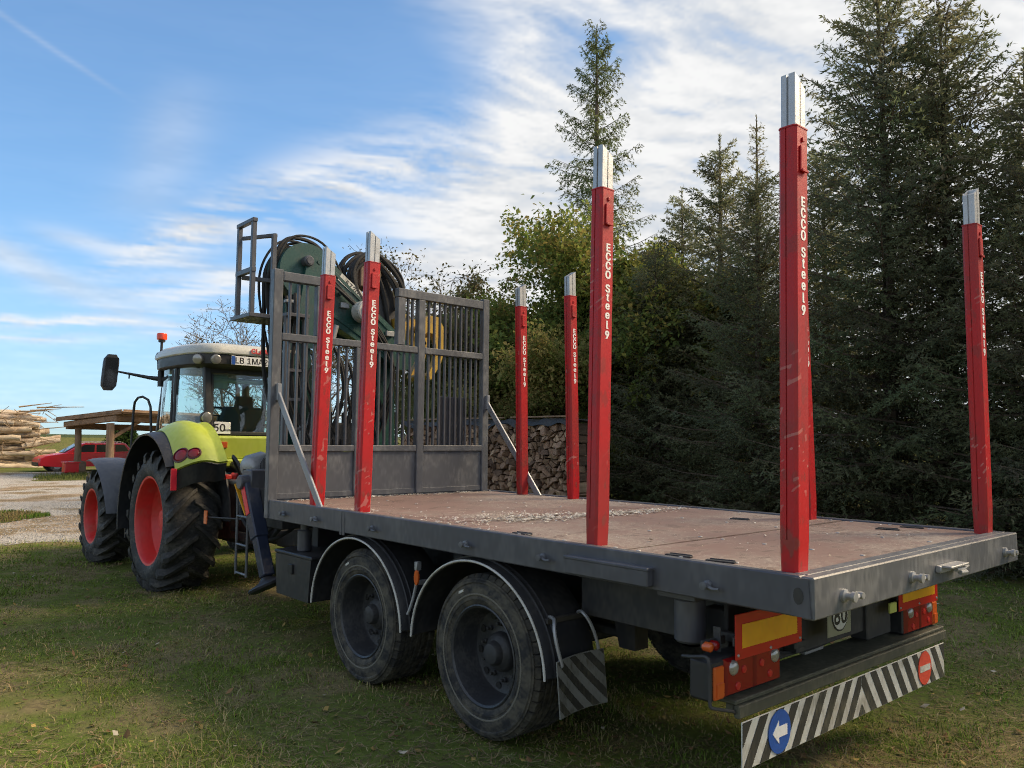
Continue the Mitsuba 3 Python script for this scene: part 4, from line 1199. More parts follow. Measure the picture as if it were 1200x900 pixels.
# ---- stakes
STAKE_Y = (4.378, 3.659, 1.270, .148)
prof_ = [(-.055, -.030), (-.043, -.0425), (.043, -.0425), (.055, -.030), (.055, .030), (.043, .0425), (-.043, .0425), (-.055, .030)]
Q = np.random.default_rng(77)
for sx in (-1, 1):
    for i, y in enumerate(STAKE_Y):
        s_ = numbered(tt + '__stake')
        note(s_, f"red stake with white lettering and a bare metal top, {('nearest the headboard', 'second from the headboard', 'second from the rear', 'at the rear corner')[i]}, {'left' if sx < 0 else 'right'} row")
        xb, xt = (1.115, 1.02) if (sx > 0 and i == 2) else (sx * 1.152, sx * 1.098)                        # leaning slightly inwards
        ly = Q.normal(0, .006)

        def lean(m):
            m = m.copy()
            v_ = np.array(m.vertices)
            f_ = (v_[:, 2] - H) / 2.1
            v_[:, 0] += xb + (xt - xb) * f_
            v_[:, 1] += y + ly * f_
            m.vertices = v_
            return m
        zt = 3.162 + Q.normal(0, .006)
        slot = sg.Polygon(prof_).difference(sg.box(-.08, .002, -.049, .008)).difference(sg.box(.049, .002, .08, .008))
        body = joined(prism(slot, 'z', H + .13, zt), hull([(a * 1.0, b * 1.0, H + .131) for a, b in prof_] + [(a * .93, b * .90, H - .02) for a, b in prof_]), prism([(a * 1.06, b * 1.06) for a, b in prof_], 'z', zt, zt + .006))
        obj('post', lean(body), 'm_red', s_)
        # bare extension: an aluminium section with a groove, cut off on a slant that falls inwards
        ex = sg.box(-.046, -.034, .046, .034).buffer(-.004).buffer(.004, quad_segs=2)
        for cx, cy in ((-.046, .001), (.046, .001)):
            ex = ex.difference(sg.box(cx - .010, cy - .005, cx + .010, cy + .005))
        ex = ex.difference(sg.box(-.004, -.05, .004, -.027)).difference(sg.box(-.004, .027, .004, .05)).difference(sg.box(-.030, -.022, .030, .022).buffer(.001))
        m = prism(ex, 'z', zt + .004, zt + .20)
        v_ = np.array(m.vertices)
        topv = v_[:, 2] > zt + .1
        v_[topv, 2] += (.030 - .55 * (sx * v_[topv, 0] * -1 + .046)) if False else (.020 + .60 * sx * v_[topv, 0])
        m.vertices = v_
        obj('extension', lean(m), 'm_alu', s_)
        # locking plate and lettering on the face towards the rear
        lp = joined(bx(-.026, .026, -.052, -.043, zt - .20, zt - .085, .003), bx(-.026, .026, -.060, -.0525, zt - .205, zt - .192, .002), bx(-.008, .008, -.050, -.043, zt - .065, zt - .045, .002))
        obj('lock_plate', lean(lp), 'm_red', s_)
        letters = [lean(text_on('M' if j == 0 else '8', .020, (0, -.0535, zt - .125 - .035 * j), (1, 0, 0), (0, 0, 1), .001)) for j in range(0)]
        z = 2.835
        for ch in 'ECCO Steel 9':
            if ch != ' ':
                letters += [lean(text_on(ch, .042, (.004 + o, -.0427, z), (1, 0, 0), (0, 0, 1), .0015 + abs(o) * .1)) for o in (-.0022, .0022001)]
            z -= .050 if ch != ' ' else (.026 if z > 2.6 else .004)
        obj('lettering', joined(letters), 'm_letter', s_, label='white lettering ECCO Steel 9 set upright one below the other')

# wood dust and flakes left on the deck
n = 5600
a = np.r_[Q.normal(0, 1, (n, 2)) * (.34, .09) + (-.30, 2.45), Q.normal(0, 1, (n // 2, 2)) * (.28, .06) + (.40, 2.35), Q.normal(0, 1, (n // 3, 2)) * (.26, .12) + (-.6, 2.65), np.c_[Q.uniform(-1.15, 1.15, 450), Q.uniform(.2, 4.9, 450)],
          np.c_[-1.17 + .03 * Q.normal(0, 1, 700), Q.uniform(1.6, 4.9, 700)], np.c_[Q.uniform(-1.15, 1.15, 1200), 4.94 - np.abs(Q.normal(0, .06, 1200))]]
a[:, 0] += .12 * np.sin(a[:, 1] * 9)
a = a[(np.abs(a[:, 0]) < 1.2) & (a[:, 1] > .13) & (a[:, 1] < 4.97)]
keepm = meshkit.fbm(np.c_[a * (9, 16), 0 * a[:, 0]], 3, 90) > .42
a = a[keepm]
n = len(a)
g = Q.uniform(0, 2 * PI, n)
sz = Q.gamma(2.0, .0022, n) + .002
u_ = np.stack([np.cos(g), np.sin(g), Q.normal(0, .25, n)], 1) * sz[:, None]
w_ = np.stack([-np.sin(g), np.cos(g), Q.normal(0, .25, n)], 1) * (sz * Q.uniform(.3, .8, n))[:, None]
p0 = np.c_[a, np.full(n, H - .004)] + V(0, 0, 1) * Q.uniform(.001, .008, (n, 1))
vs = np.stack([p0 - u_, p0 + w_, p0 + u_, p0 - w_], 1).reshape(-1, 3)
i = np.arange(n)[:, None] * 4
f = np.stack([i + [0, 1, 2], i + [0, 2, 3]], 1).reshape(-1, 3)
cl = np.where(Q.uniform(0, 1, n)[:, None] < .8, V(.62, .59, .54), V(.38, .32, .25)) * Q.uniform(.7, 1.15, (n, 1))
obj('wood_shavings', trimesh.Trimesh(vs, f, process=False), 'm_leaf', color=np.repeat(cl, 4, axis=0))
note('wood_shavings', 'pale wood shavings and bark crumbs scattered on the deck', 'shavings', kind='stuff')

# ---- support leg, drawbar and hoses at the front
lg = tt + '__support_leg'
used.add(lg)
note(lg, 'dark blue folding support leg with a round foot, front left')
P0, P1 = V(-1.13, 5.80, 1.36), V(-1.10, 5.40, .53)
obj('tube', joined(beam(P0 + (P1 - P0) * .02, P0 + (P1 - P0) * .62, .135, .135, .012, (1, 0, 0)), beam(P0 + (P1 - P0) * .60, P1 + (P1 - P0) * .02, .112, .112, .01, (1, 0, 0))), 'm_blue_leg', lg)
dd = (P1 - P0) / np.linalg.norm(P1 - P0)
nx = V(-1, 0, 0)
obj('reflector', beam(P0 + dd * .02 + nx * .07, P0 + dd * .33 + nx * .07, .008, .075, .002, (0, .5, 1)), 'm_reflect_red2', lg, label='red reflective strip on the support leg')
paint('m_reflect_red2', (0.65, 0.03, 0.05), 0.3)
obj('foot', lathe([(0, -.04), (.14, -.04), (.185, -.02), (.19, 0), (.17, .015), (.08, .035), (.04, .07), (0, .08)], P1 + dd * .06 + V(0, 0, -.03), (-.25, .35, .9), 28), 'm_black', lg, 40)
obj('hinge', joined(cyl(P0 + V(-.1, 0, 0), P0 + V(.12, 0, 0), .07, 20, b=.01), bx(P0[0] - .02, P0[0] + .3, P0[1] - .10, P0[1] + .12, 1.28, 1.48, .01)), 'm_steel', lg, 40)
obj('ram', joined(tube([P0 + V(.02, .16, .05), P0 + dd * .5 + V(.02, .12, 0)], .03, 12), tube([P0 + dd * .5 + V(.02, .12, 0), P0 + dd * .75 + V(.02, .05, 0)], .016, 10)), 'm_galv', lg, 40)
part('reflector', beam((-1.20, 5.92, 1.34), (-1.17, 5.72, 1.05), .01, .05, .002, (1, 0, 0)), 'm_reflect_yellow')
part('drawbar', joined(beam((-.42, 5.0, .90), (-.10, 7.05, .62), .14, .18, .01), beam((.42, 5.0, .90), (.10, 7.05, .62), .14, .18, .01), bx(-.16, .16, 6.95, 7.25, .52, .70, .02), tube([(0, 7.2, .60), (0, 7.42, .60)], .06, 14)), 'm_chassis')
part('front_frame', joined(bx(-1.2, 1.2, 5.10, 5.22, 1.08, 1.22, .008), bx(-.95, .95, 5.45, 6.35, .92, 1.10, .01), bx(-1.06, -.86, 5.3, 6.2, 1.10, 1.30, .01), bx(.86, 1.06, 5.3, 6.2, 1.10, 1.30, .01)), 'm_chassis')
part('access_ladder', joined([tube([(-1.05, y, .42), (-1.05, y, 1.25)], .014, 8) for y in (5.98, 6.24)], [tube([(-1.05, 5.98, z), (-1.05, 6.24, z)], .012, 8) for z in (.44, .72, 1.0)]), 'm_steel_worn', 40)
part('orange_reflector', joined(bx(-1.18, -1.17, 6.72, 6.80, .88, 1.02, .003)), 'm_lamp_orange', label='small orange reflector on a thin rod')
part('reflector_rod', tube([(-1.16, 6.75, .95), (-.9, 6.2, .95)], .010, 8), 'm_black', 40)
hs = []
for k in range(13):
    x0, z0 = Q.uniform(-.85, -.15), Q.uniform(1.0, 1.5)
    hs.append(tube([(x0, 5.6, z0), (x0 + Q.normal(-.1, .12), 6.1, z0 + Q.normal(.0, .18)), (x0 * .8 + Q.normal(0, .12), 6.7, z0 + Q.normal(-.05, .2)), (x0 * .55 + Q.normal(0, .05), 7.3, 1.05 + Q.normal(.05, .12))], Q.uniform(.012, .022), 7, 6))
part('hydraulic_hose', joined(hs), 'm_hose', 50)
part('valve_block', joined(bx(-.75, -.25, 5.62, 5.86, 1.12, 1.62, .02), [cyl((-.7 + .09 * k, 5.62, 1.62), (-.7 + .09 * k, 5.6, 1.78), .016, 8) for k in range(6)], hull(V((-.95, 5.9, 1.40), (-.70, 5.85, 1.45), (-.72, 5.9, 1.62), (-.93, 5.95, 1.58), (-.95, 6.1, 1.40), (-.70, 6.1, 1.45), (-.75, 6.1, 1.60)))), 'm_chassis')
part('hose_guard', lathe([(0, 0), (.09, .01), (.13, .06), (.13, .22), (.09, .28), (0, .29)], (-1.05, 6.10, 1.47), (1, .2, .25), 20), 'm_galv', 50, label='pale rounded cover on the hose coupling')
# ------------------------------------------------------------------ tractor
tr = thing('tractor', 'lime green tractor with red wheel rims and pale cab roof ahead of the trailer', 'tractor')


def tp(name, mesh, mat, smooth=False, label=None, parent=None):
    return obj(name, mesh, mat, parent or tr, smooth, label)


def tractor_wheel(xo, y, z, sx, R, width, rim, lugs, name):
    w = numbered(tr + '__' + name)
    ax = (sx, 0, 0)
    at = V(xo - sx * width, y, z)
    k = width
    rs = R - .062
    prof = [(rim - .01, .10 * k), (rim + .03, .05 * k), (rim + (rs - rim) * .45, .0), (rs - .06, .03 * k), (rs - .015, .09 * k), (rs, .2 * k), (rs + .010, .5 * k), (rs, .8 * k), (rs - .015, .91 * k), (rs - .06, .97 * k), (rim + (rs - rim) * .45, k), (rim + .05, .97 * k), (rim + .02, .955 * k), (rim - .01, .90 * k)]
    ms = [lathe(prof, at, ax, 96)]
    for side in (0, 1):
        for i in range(lugs):
            a0 = 2 * PI * (i + .5 * side) / lugs
            ring = []
            steps = 6
            for j in range(steps + 1):
                s = j / steps
                hh = (.53 - .55 * s) if side else (.47 + .55 * s)      # from the centre line to the shoulder
                da = 2 * PI / lugs * (1.15 * s ** 1.15)                 # sweeps round towards the shoulder
                a = a0 + da
                over = max(0, s - .86) * 3.2
                top = R + .004 - .055 * max(0, s - .7) - .10 * over
                bot = rs - .03 - .10 * over
                half = (.030 + .026 * s) * R
                for dr_, wd in ((bot, 1.25), (top, .80)):
                    for sg_ in (-1, 1):
                        t = a + sg_ * half * wd / R
                        ring.append((at[0] + sx * np.clip(hh, .004, .996) * k, y + dr_ * math.cos(t), z + dr_ * math.sin(t)))
            ring = np.array(ring).reshape(steps + 1, 4, 3)
            vs = ring.reshape(-1, 3)
            f = []
            for j in range(steps):
                b0, b1 = 4 * j, 4 * j + 4
                for p, q_ in ((0, 2), (2, 3), (3, 1), (1, 0)):
                    f += [(b0 + p, b0 + q_, b1 + q_), (b0 + p, b1 + q_, b1 + p)]
            f += [(0, 1, 3), (0, 3, 2), (4 * steps, 4 * steps + 2, 4 * steps + 3), (4 * steps, 4 * steps + 3, 4 * steps + 1)]
            m = trimesh.Trimesh(vs, f, process=False)
            m.fix_normals()
            ms.append(m)
    obj('tyre', joined(ms), 'm_tyre_field', w, 40)
    rp = [(rim, .08 * k), (rim, .86 * k), (rim + .022, .93 * k), (rim + .022, .955 * k), (rim - .005, .945 * k), (rim - .03, .86 * k), (rim - .035, .66 * k), (rim - .06, .60 * k), (rim - .085, .54 * k), (rim * .72, .46 * k), (rim * .55, .50 * k), (rim * .40, .52 * k), (rim * .38, .53 * k), (0, .53 * k)]
    obj('rim', lathe(rp, at, ax, 72), 'm_rim_red', w, 30)
    obj('hub', joined(lathe([(.17, 0), (.17, .03), (.13, .08), (.11, .11), (0, .12)], at + V(sx * .53 * k, 0, 0), ax, 28)), 'm_rim_red', w, 40)
    for i in range(8):
        t = 2 * PI * i / 8
        obj('wheel_nut', lathe([(0, 0), (.018, 0), (.018, .03), (0, .032)], at + V(sx * .525 * k, .22 * rim / .5 * math.cos(t), .22 * rim / .5 * math.sin(t)), ax, 6), 'm_galv', w)


def tread(p, n, uv):
    a = fbm(p.x * 7, p.y * 7, p.z * 7, 4)
    b = fbm(p.x * 45, p.y * 45, p.z * 45, 2)
    return mix((0.026, 0.026, 0.026), (0.12, 0.11, 0.09), dr.clip(0.7 * smoothstep(0.40, 0.80, a * 0.6 + b * 0.4), 0, 1))


scene['m_tyre_field'] = two({'type': 'principled', 'base_color': proc(tread), 'roughness': 0.7, 'specular': 0.35})
AX_R, AX_F = 8.26, 10.87
for sx in (-1, 1):
    tractor_wheel(sx * 1.32, AX_R, .80, sx, .825, .62, .505, 19, 'rear_wheel')
    tractor_wheel(sx * 1.30, AX_F, .655, sx, .66, .50, .37, 17, 'front_wheel')

# rear fenders: a black arch over each tyre, the green bulging panel on top of it
for sx in (-1, 1):
    def arch(u, v):
        a = math.radians(40 + 150 * u)                              # 0 = straight back, 90 = up
        r = .985 + .02 * math.sin(a)
        crown = .03 * (1 - (2 * v - 1) ** 4)
        x = sx * (1.365 - .62 * v)
        return x, AX_R - .02 - (r + crown) * math.cos(a), .80 + (r + crown) * math.sin(a)
    tp('fender_arch', sheet(arch, 36, 8, .02), 'm_black', 40)

    def inner(u, v):
        a = math.radians(2 + 150 * u)
        r = .55 + .43 * v
        return sx * .69, AX_R - r * math.cos(a), .80 + r * math.sin(a)
    tp('inner_fender', sheet(inner, 26, 5, .02), 'm_black', 30)

    def gp(u, v):
        # u runs from the lower rear lip over the top to the cab, v from the outer edge to the cab side
        a = math.radians(36 + 72 * u)
        r = 1.045 + .10 * math.sin(PI * min(1, v * 1.25)) * (1 - .4 * u) + .16 * (1 - u) ** 2 * v
        xo_ = 1.27 - .12 * u
        xi_ = .77 - .04 * u
        x = xo_ + (xi_ - xo_) * v
        y = AX_R - r * math.cos(a)
        z = .80 + r * math.sin(a) + .10 * math.sin(PI * u) * v
        return sx * x, y - .05 * (1 - u) * v, z
    fd = tp('fender', sheet(gp, 26, 18, .03), 'm_lime', 50, 'lime green rear fender' + (' on the left' if sx < 0 else ' on the right'))

    def gskin(u, v, off):
        e = 1e-3
        p = V(*gp(u, v))
        n = np.cross(V(*gp(u + e, v)) - p, V(*gp(u, v + e)) - p)
        n /= np.linalg.norm(n)
        if n[1] > 0:
            n = -n
        return p + n * off, n
    # lamp pair let into the panel
    for v_, u_, rad in ((.12, .11, .080), (.33, .075, .066)):
        c_, n_ = gskin(u_, v_, .022)
        lk = tp('fender_lamp', lathe([(0, -.02), (rad * 1.22, -.02), (rad * 1.22, .012), (rad * 1.02, .020), (rad, .008), (0, .008)], c_, n_, 28), 'm_lamp_shell', 40)
        obj('lens', lathe([(rad * .98, .0), (rad * .95, .012), (rad * .7, .024), (0, .032)], c_, n_, 28), 'm_lamp_red', lk, 50)

    # black skirt below the panel, red and white reflector at its outer edge
    def skirt(u, v):
        x = 1.27 - .50 * u
        p = V(*gp(0, u))
        return sx * x, p[1] + .03 + .06 * v, p[2] - .005 - .235 * v + .05 * u * v
    tp('skirt', sheet(skirt, 12, 6, .03), 'm_black', 40)
    tp('skirt_reflector', bx(sx * 1.28, sx * 1.345, 7.36, 7.378, 1.20, 1.44, .004), 'm_reflect_red2', label='red reflective strip at the edge of the fender')
paint('m_lamp_shell', (0.07, 0.008, 0.008), 0.3)

# front fenders
for sx in (-1, 1):
    def ff(u, v):
        a = math.radians(6 + 92 * u)
        taper = .06 * (1 - u) ** 2
        x = sx * (1.335 - taper - (.53 - .6 * taper) * v)
        crown = .03 * (1 - (2 * v - 1) ** 4)
        return x, AX_F - (.775 + crown) * math.cos(a), .66 + (.775 + crown) * math.sin(a)
    tp('front_fender', sheet(ff, 24, 9, .018), 'm_grey_plastic', 40, 'smooth blue grey front fender')
    tp('fender_stay', joined(beam((sx * .7, AX_F, .66), (sx * .9, AX_F - .1, 1.40), .05, .05, .006), beam((sx * .9, AX_F - .12, 1.36), (sx * 1.2, AX_F - .12, 1.41), .05, .02, .003)), 'm_black')

# body: gearbox, engine and bonnet
tp('gearbox', joined(bx(-.34, .34, 7.55, 9.6, .55, 1.25, .05), bx(-.42, .42, 7.95, 8.55, .50, 1.35, .05), cyl((-.75, AX_R, .80), (.75, AX_R, .80), .16, 24), bx(-.28, .28, 9.6, 11.7, .65, 1.05, .04), cyl((-.85, AX_F, .655), (.85, AX_F, .655), .09, 16)), 'm_chassis', 30)
tp('fuel_tank', hull([(-.95, 9.0, .62), (-.95, 9.75, .62), (-.95, 9.75, 1.15), (-.95, 9.0, 1.15), (-.38, 8.95, .55), (-.38, 9.85, .55), (-.38, 9.85, 1.2), (-.38, 8.95, 1.2)]), 'm_black')
tp('step', joined([bx(-1.15, -.75, 9.15, 9.65, z, z + .03, .005) for z in (.50, .78, 1.06)], bx(-1.15, -1.12, 9.12, 9.15, .45, 1.3, .004), bx(-1.15, -1.12, 9.65, 9.68, .45, 1.3, .004)), 'm_black')
hood = []
for yy, w, zt in ((9.7, .42, 1.98), (10.6, .41, 1.95), (11.5, .39, 1.86), (12.05, .34, 1.74), (12.2, .28, 1.60)):
    hood.append([(x, yy, z) for x, z in ((-w, 1.1), (-w * 1.02, zt - .16), (-w * .9, zt - .05), (-w * .6, zt), (w * .6, zt), (w * .9, zt - .05), (w * 1.02, zt - .16), (w, 1.1))])
h_ = np.array(hood)
hm = joined([hull(np.vstack([h_[k], h_[k + 1]])) for k in range(len(h_) - 1)])
tp('bonnet', hm, 'm_lime', 30, 'lime green bonnet')
tp('rear_body', joined(bx(-.62, .62, 8.10, 8.33, 1.50, 1.81, .03), bx(-.70, .70, 8.05, 8.3, 1.42, 1.52, .02)), 'm_lime', label='green body panel below the rear window')
tp('body_reflector', bx(-.60, -.44, 8.085, 8.10, 1.66, 1.735, .004), 'm_lamp_orange')
tp('linkage', joined(tube([(-.45, 7.85, 1.45), (-.50, 7.35, 1.38)], .05, 12), tube([(-.48, 7.35, 1.38), (-.50, 7.10, .68)], .028, 10), beam((-.42, 7.9, .62), (-.48, 6.98, .62), .06, .10, .01), tube([(.45, 7.85, 1.45), (.50, 7.35, 1.38)], .05, 12), tube([(.48, 7.35, 1.38), (.50, 7.10, .68)], .028, 10), beam((.42, 7.9, .62), (.48, 6.98, .62), .06, .10, .01),
                     bx(-.13, .13, 7.35, 7.75, .52, .80, .02), tube([(0, 7.7, 1.25), (-.02, 7.2, 1.15)], .035, 10), cyl((-.2, 7.74, 1.05), (-.2, 7.60, 1.05), .09, 20, b=.02)), 'm_black', 40)
tp('coupler', joined([cyl((-.30 + .11 * k, 7.80, 1.36), (-.30 + .11 * k, 7.62, 1.33), .03, 14, b=.006) for k in range(6)], tube([(-.56, 7.78, 1.33), (-.62, 7.45, 1.27), (-.58, 7.25, 1.32)], .03, 10, 4)), 'm_galv', 40)
hs = []
q = np.random.default_rng(9)
for k in range(9):
    x = -.30 + .085 * k
    hs.append(tube([(x, 7.64, 1.33), (x + q.normal(-.1, .08), 7.3, 1.22 + q.normal(0, .1)), (x * .8 - .1 + q.normal(0, .1), 6.9, 1.15 + q.normal(0, .16)), (x * .6 - .25, 6.4, 1.3 + q.normal(0, .2))], .015, 7, 6))
tp('hydraulic_hose', joined(hs), 'm_hose', 50)
tp('red_coupling', joined(cyl((-.60, 7.55, 1.33), (-.54, 7.50, 1.32), .05, 14, b=.01), bx(-.72, -.64, 7.42, 7.47, 1.30, 1.36, .01)), 'm_rim_red', 40)

# cab
cab = tr + '__cab'
used.add(cab)
note(cab, 'dark framed cab with tinted glass')
ZB, ZT = 1.45, 2.70
YR = 8.35                                                              # the rear of the cab


def pillar(p, q_, w=.075, d=.075):
    return obj('pillar', beam(p, q_, w, d, .012, (0, 1, 0)), 'm_black', cab)


for sx in (-1, 1):
    pillar((sx * .575, YR, 1.72), (sx * .60, YR + .10, ZT), .09, .08)
    pillar((sx * .80, 8.98, ZB), (sx * .78, 9.0, ZT), .05, .07)
    pillar((sx * .76, 9.86, ZB - .1), (sx * .72, 9.62, ZT), .06, .07)

    def qg(u, v, sx=sx):
        b = V(.62, YR + .02), V(.78, 8.50), V(.805, 8.95)
        p_ = (1 - u) ** 2 * b[0] + 2 * u * (1 - u) * b[1] + u * u * b[2]
        return sx * (p_[0] - .015 * v), p_[1] + .10 * v * (1 - u), (1.90 - .40 * u * u) + (ZT - .02 - (1.90 - .40 * u * u)) * v
    obj('quarter_window', sheet(qg, 14, 6), 'm_tint_glass', cab, True)
    obj('door_glass', sheet(lambda u, v, sx=sx: (sx * (.812 - .07 * u ** 1.6 + .035 * math.sin(PI * u)), 9.0 + .86 * u - .20 * u * v, ZB + (ZT - ZB - .02) * v), 16, 6), 'm_tint_glass', cab, True)
    obj('door_frame', joined(tube([(sx * .825, 9.04, ZB + .02), (sx * .81, 9.04, ZT - .03)], .018, 8), tube([(sx * .825, 9.04, ZB + .02), (sx * .82, 9.4, ZB - .02), (sx * .76, 9.84, ZB - .02)], .025, 8, 4)), 'm_black', cab, 40)
    obj('sill', beam((sx * .72, 8.5, ZB - .03), (sx * .74, 9.80, ZB - .08), .14, .12, .02), 'm_black', cab)
obj('rear_window', sheet(lambda u, v: (-.54 + 1.08 * u, YR - .005 + .10 * v, 1.86 + (ZT - .06 - 1.86) * v), 4, 4), 'm_tint_glass', cab)
obj('rear_window_frame', joined(beam((-.58, YR, 1.84), (.58, YR, 1.84), .05, .05, .008), beam((-.58, YR + .10, ZT - .05), (.58, YR + .10, ZT - .05), .05, .09, .008), beam((-.535, YR + .01, 1.87), (-.525, YR + .1, ZT - .1), .03, .03, .006, (0, 1, 0)), beam((.535, YR + .01, 1.87), (.525, YR + .1, ZT - .1), .03, .03, .006, (0, 1, 0))), 'm_black', cab)
obj('windscreen', sheet(lambda u, v: (-.70 + 1.40 * u, 9.88 - .22 * v + .10 * math.sin(PI * u), 1.45 + (ZT - 1.45) * v), 10, 4), 'm_glass', cab, True)
obj('rear_panel', bx(-.58, .58, YR + .03, YR + .07, 1.50, 1.82, .01), 'm_black', cab)
obj('floor', bx(-.74, .74, YR + .1, 9.84, 1.30, 1.40, .02), 'm_black', cab)
obj('roof_blind', joined(cyl((-.48, YR + .20, 2.53), (.48, YR + .20, 2.53), .035, 12), bx(-.50, -.28, YR + .18, YR + .20, 2.42, 2.60, .01)), 'm_cream', cab)
obj('seat', joined(hull(V([-.27, 8.85, 1.85], [.27, 8.85, 1.85], [.27, 9.35, 1.88], [-.27, 9.35, 1.88], [-.27, 8.85, 1.97], [.27, 8.85, 1.97], [.26, 9.35, 2.0], [-.26, 9.35, 2.0])),
                   hull(V([-.30, 8.74, 1.80], [.30, 8.74, 1.80], [.30, 8.88, 1.85], [-.30, 8.88, 1.85], [-.25, 8.66, 2.18], [.25, 8.66, 2.18], [.25, 8.76, 2.20], [-.25, 8.76, 2.20])), hull(V([-.12, 8.66, 2.18], [.12, 8.66, 2.18], [.12, 8.74, 2.18], [-.12, 8.74, 2.18], [-.10, 8.64, 2.34], [.10, 8.64, 2.34], [.10, 8.70, 2.34], [-.10, 8.70, 2.34])),
                   bx(-.2, .2, 8.85, 9.25, 1.4, 1.85, .03), hull(V([-.42, 8.9, 1.98], [-.32, 8.9, 1.98], [-.32, 9.3, 2.0], [-.42, 9.3, 2.0], [-.42, 8.9, 2.05], [-.32, 8.9, 2.05], [-.32, 9.3, 2.07], [-.42, 9.3, 2.07])), bx(-.50, -.42, 8.62, 8.70, 1.6, 2.26, .02), bx(.42, .50, 8.62, 8.70, 1.6, 2.20, .02)), 'm_seat', cab, 40)
sw = tube([(.20 * math.cos(a), 9.50 + .16 * math.sin(a), 2.10 + .12 * math.sin(a)) for a in np.linspace(0, 2 * PI, 28)], .016, 8)
obj('steering_wheel', joined(sw, tube([(0, 9.50, 2.10), (0, 9.72, 1.5)], .035, 10), tube([(-.19, 9.50, 2.10), (.19, 9.50, 2.10)], .012, 6)), 'm_black', cab, 40)
obj('dashboard', hull(V([-.3, 9.6, 1.5], [.3, 9.6, 1.5], [.3, 9.8, 1.5], [-.3, 9.8, 1.5], [-.22, 9.62, 1.92], [.22, 9.62, 1.92], [.22, 9.77, 1.98], [-.22, 9.77, 1.98])), 'm_seat', cab)
obj('headlining', bx(-.70, .70, YR + .15, 9.65, ZT - .03, ZT, .01), 'm_seat', cab)


def roof_ring(inset, z, grow_=0):
    pts = [(.50, 8.20), (.62, 8.23), (.72, 8.32), (.81, 8.52), (.87, 8.85), (.88, 9.42), (.84, 9.74), (.72, 9.94), (.42, 10.02)]
    c_ = V(0, 9.1)
    out = []
    for x, y in pts + [(-a, b) for a, b in pts[::-1]]:
        d_ = V(x, y) - c_
        out.append((*(c_ + d_ * (1 - inset)), z))
    return np.array(out)


def stack(rings):
    n = len(rings[0])
    vs = np.vstack(rings + [rings[0].mean(0), rings[-1].mean(0)])
    f = []
    for k in range(len(rings) - 1):
        for i in range(n):
            j = (i + 1) % n
            f += [(k * n + i, k * n + j, (k + 1) * n + j), (k * n + i, (k + 1) * n + j, (k + 1) * n + i)]
    for i in range(n):
        j = (i + 1) % n
        f += [(len(rings) * n, j, i), (len(rings) * n + 1, (len(rings) - 1) * n + i, (len(rings) - 1) * n + j)]
    m = trimesh.Trimesh(vs, f, process=False)
    m.fix_normals()
    return m


obj('roof', stack([roof_ring(.015, 2.845), roof_ring(0, 2.86), roof_ring(.004, 2.90), roof_ring(.025, 2.945), roof_ring(.08, 2.98), roof_ring(.25, 3.005), roof_ring(.6, 3.015)]), 'm_cream', cab, 35)
obj('roof_underside', stack([roof_ring(.15, 2.67), roof_ring(.08, 2.69), roof_ring(.035, 2.72), roof_ring(.03, 2.844)]), 'm_black', cab, 35)
for x, y, n_ in ((-.745, 8.36, (-.72, -.68, -.1)), (-.57, 8.225, (-.1, -1, -.1)), (.57, 8.225, (.1, -1, -.1)), (.745, 8.36, (.72, -.68, -.1))):
    obj('work_lamp', lathe([(0, -.03), (.060, -.03), (.060, .02), (.050, .028), (0, .030)], (x, y, 2.770), n_, 24), 'm_lamp_clear', cab, 40)
tp('number_plate', bx(-.385, .135, 8.195, 8.203, 2.715, 2.828, .002), 'm_white', label='white number plate with a blue strip below the roof edge', parent=cab)
tp('plate_print', joined(text_on('LB', .074, (-.275, 8.1945, 2.772), (1, 0, 0), (0, 0, 1), .001), text_on('1MA2', .074, (-.040, 8.1945, 2.772), (1, 0, 0), (0, 0, 1), .001)), 'm_print_black', parent=cab)
tp('plate_strip', bx(-.382, -.335, 8.1925, 8.1948, 2.718, 2.825, .0005), 'm_sign_blue', parent=cab)
tp('roof_lettering', text_on('CLAAS', .062, (.01, 8.197, 2.905), (1, 0, 0), (0, .12, 1), .012), 'm_print_red', label='red lettering on the rear edge of the roof', parent=cab)
tp('speed_plate', bx(-.555, -.345, 8.245, 8.251, 1.835, 1.985, .002), 'm_white', label='white plate reading 50', parent=cab)
tp('speed_digits', joined(text_on('50', .090, (-.487, 8.243, 1.912), (.8, 0, 0), (0, 0, 1), .001), text_on('km/h', .026, (-.388, 8.243, 1.882), (1, 0, 0), (0, 0, 1), .001)), 'm_print_black', parent=cab)
tp('plate_stay', bx(-.53, -.37, 8.252, 8.35, 1.86, 1.89, .003), 'm_black', parent=cab)
tp('fender_work_lamp', lathe([(0, 0), (.05, 0), (.080, .05), (.080, .08), (.070, .085), (0, .080)], (-.66, 8.30, 2.04), (0, -1, -.1), 26), 'm_black', 40, parent=cab)
tp('fender_lamp_glass', lathe([(.068, 0), (.055, .010), (0, .014)], (-.66, 8.217, 2.032), (0, -1, -.1), 26), 'm_lamp_clear', 40, parent=cab)
tp('lamp_foot', tube([(-.66, 8.28, 1.96), (-.66, 8.30, 1.92), (-.66, 8.36, 1.88)], .018, 8), 'm_black', 40, parent=cab)
tp('beacon', lathe([(0, 0), (.062, 0), (.066, .012), (.066, .075), (.058, .088), (0, .092)], (-.80, 9.60, 3.12), (0, 0, 1), 28), 'm_beacon', 40, 'red orange beacon on the left of the roof')
tp('beacon_stem', joined(cyl((-.80, 9.60, 2.86), (-.80, 9.60, 3.10), .018, 12), cyl((-.80, 9.60, 3.085), (-.80, 9.60, 3.12), .045, 20, b=.008), beam((-.84, 9.60, 2.87), (-.70, 9.60, 2.91), .03, .03, .004)), 'm_black', 40)
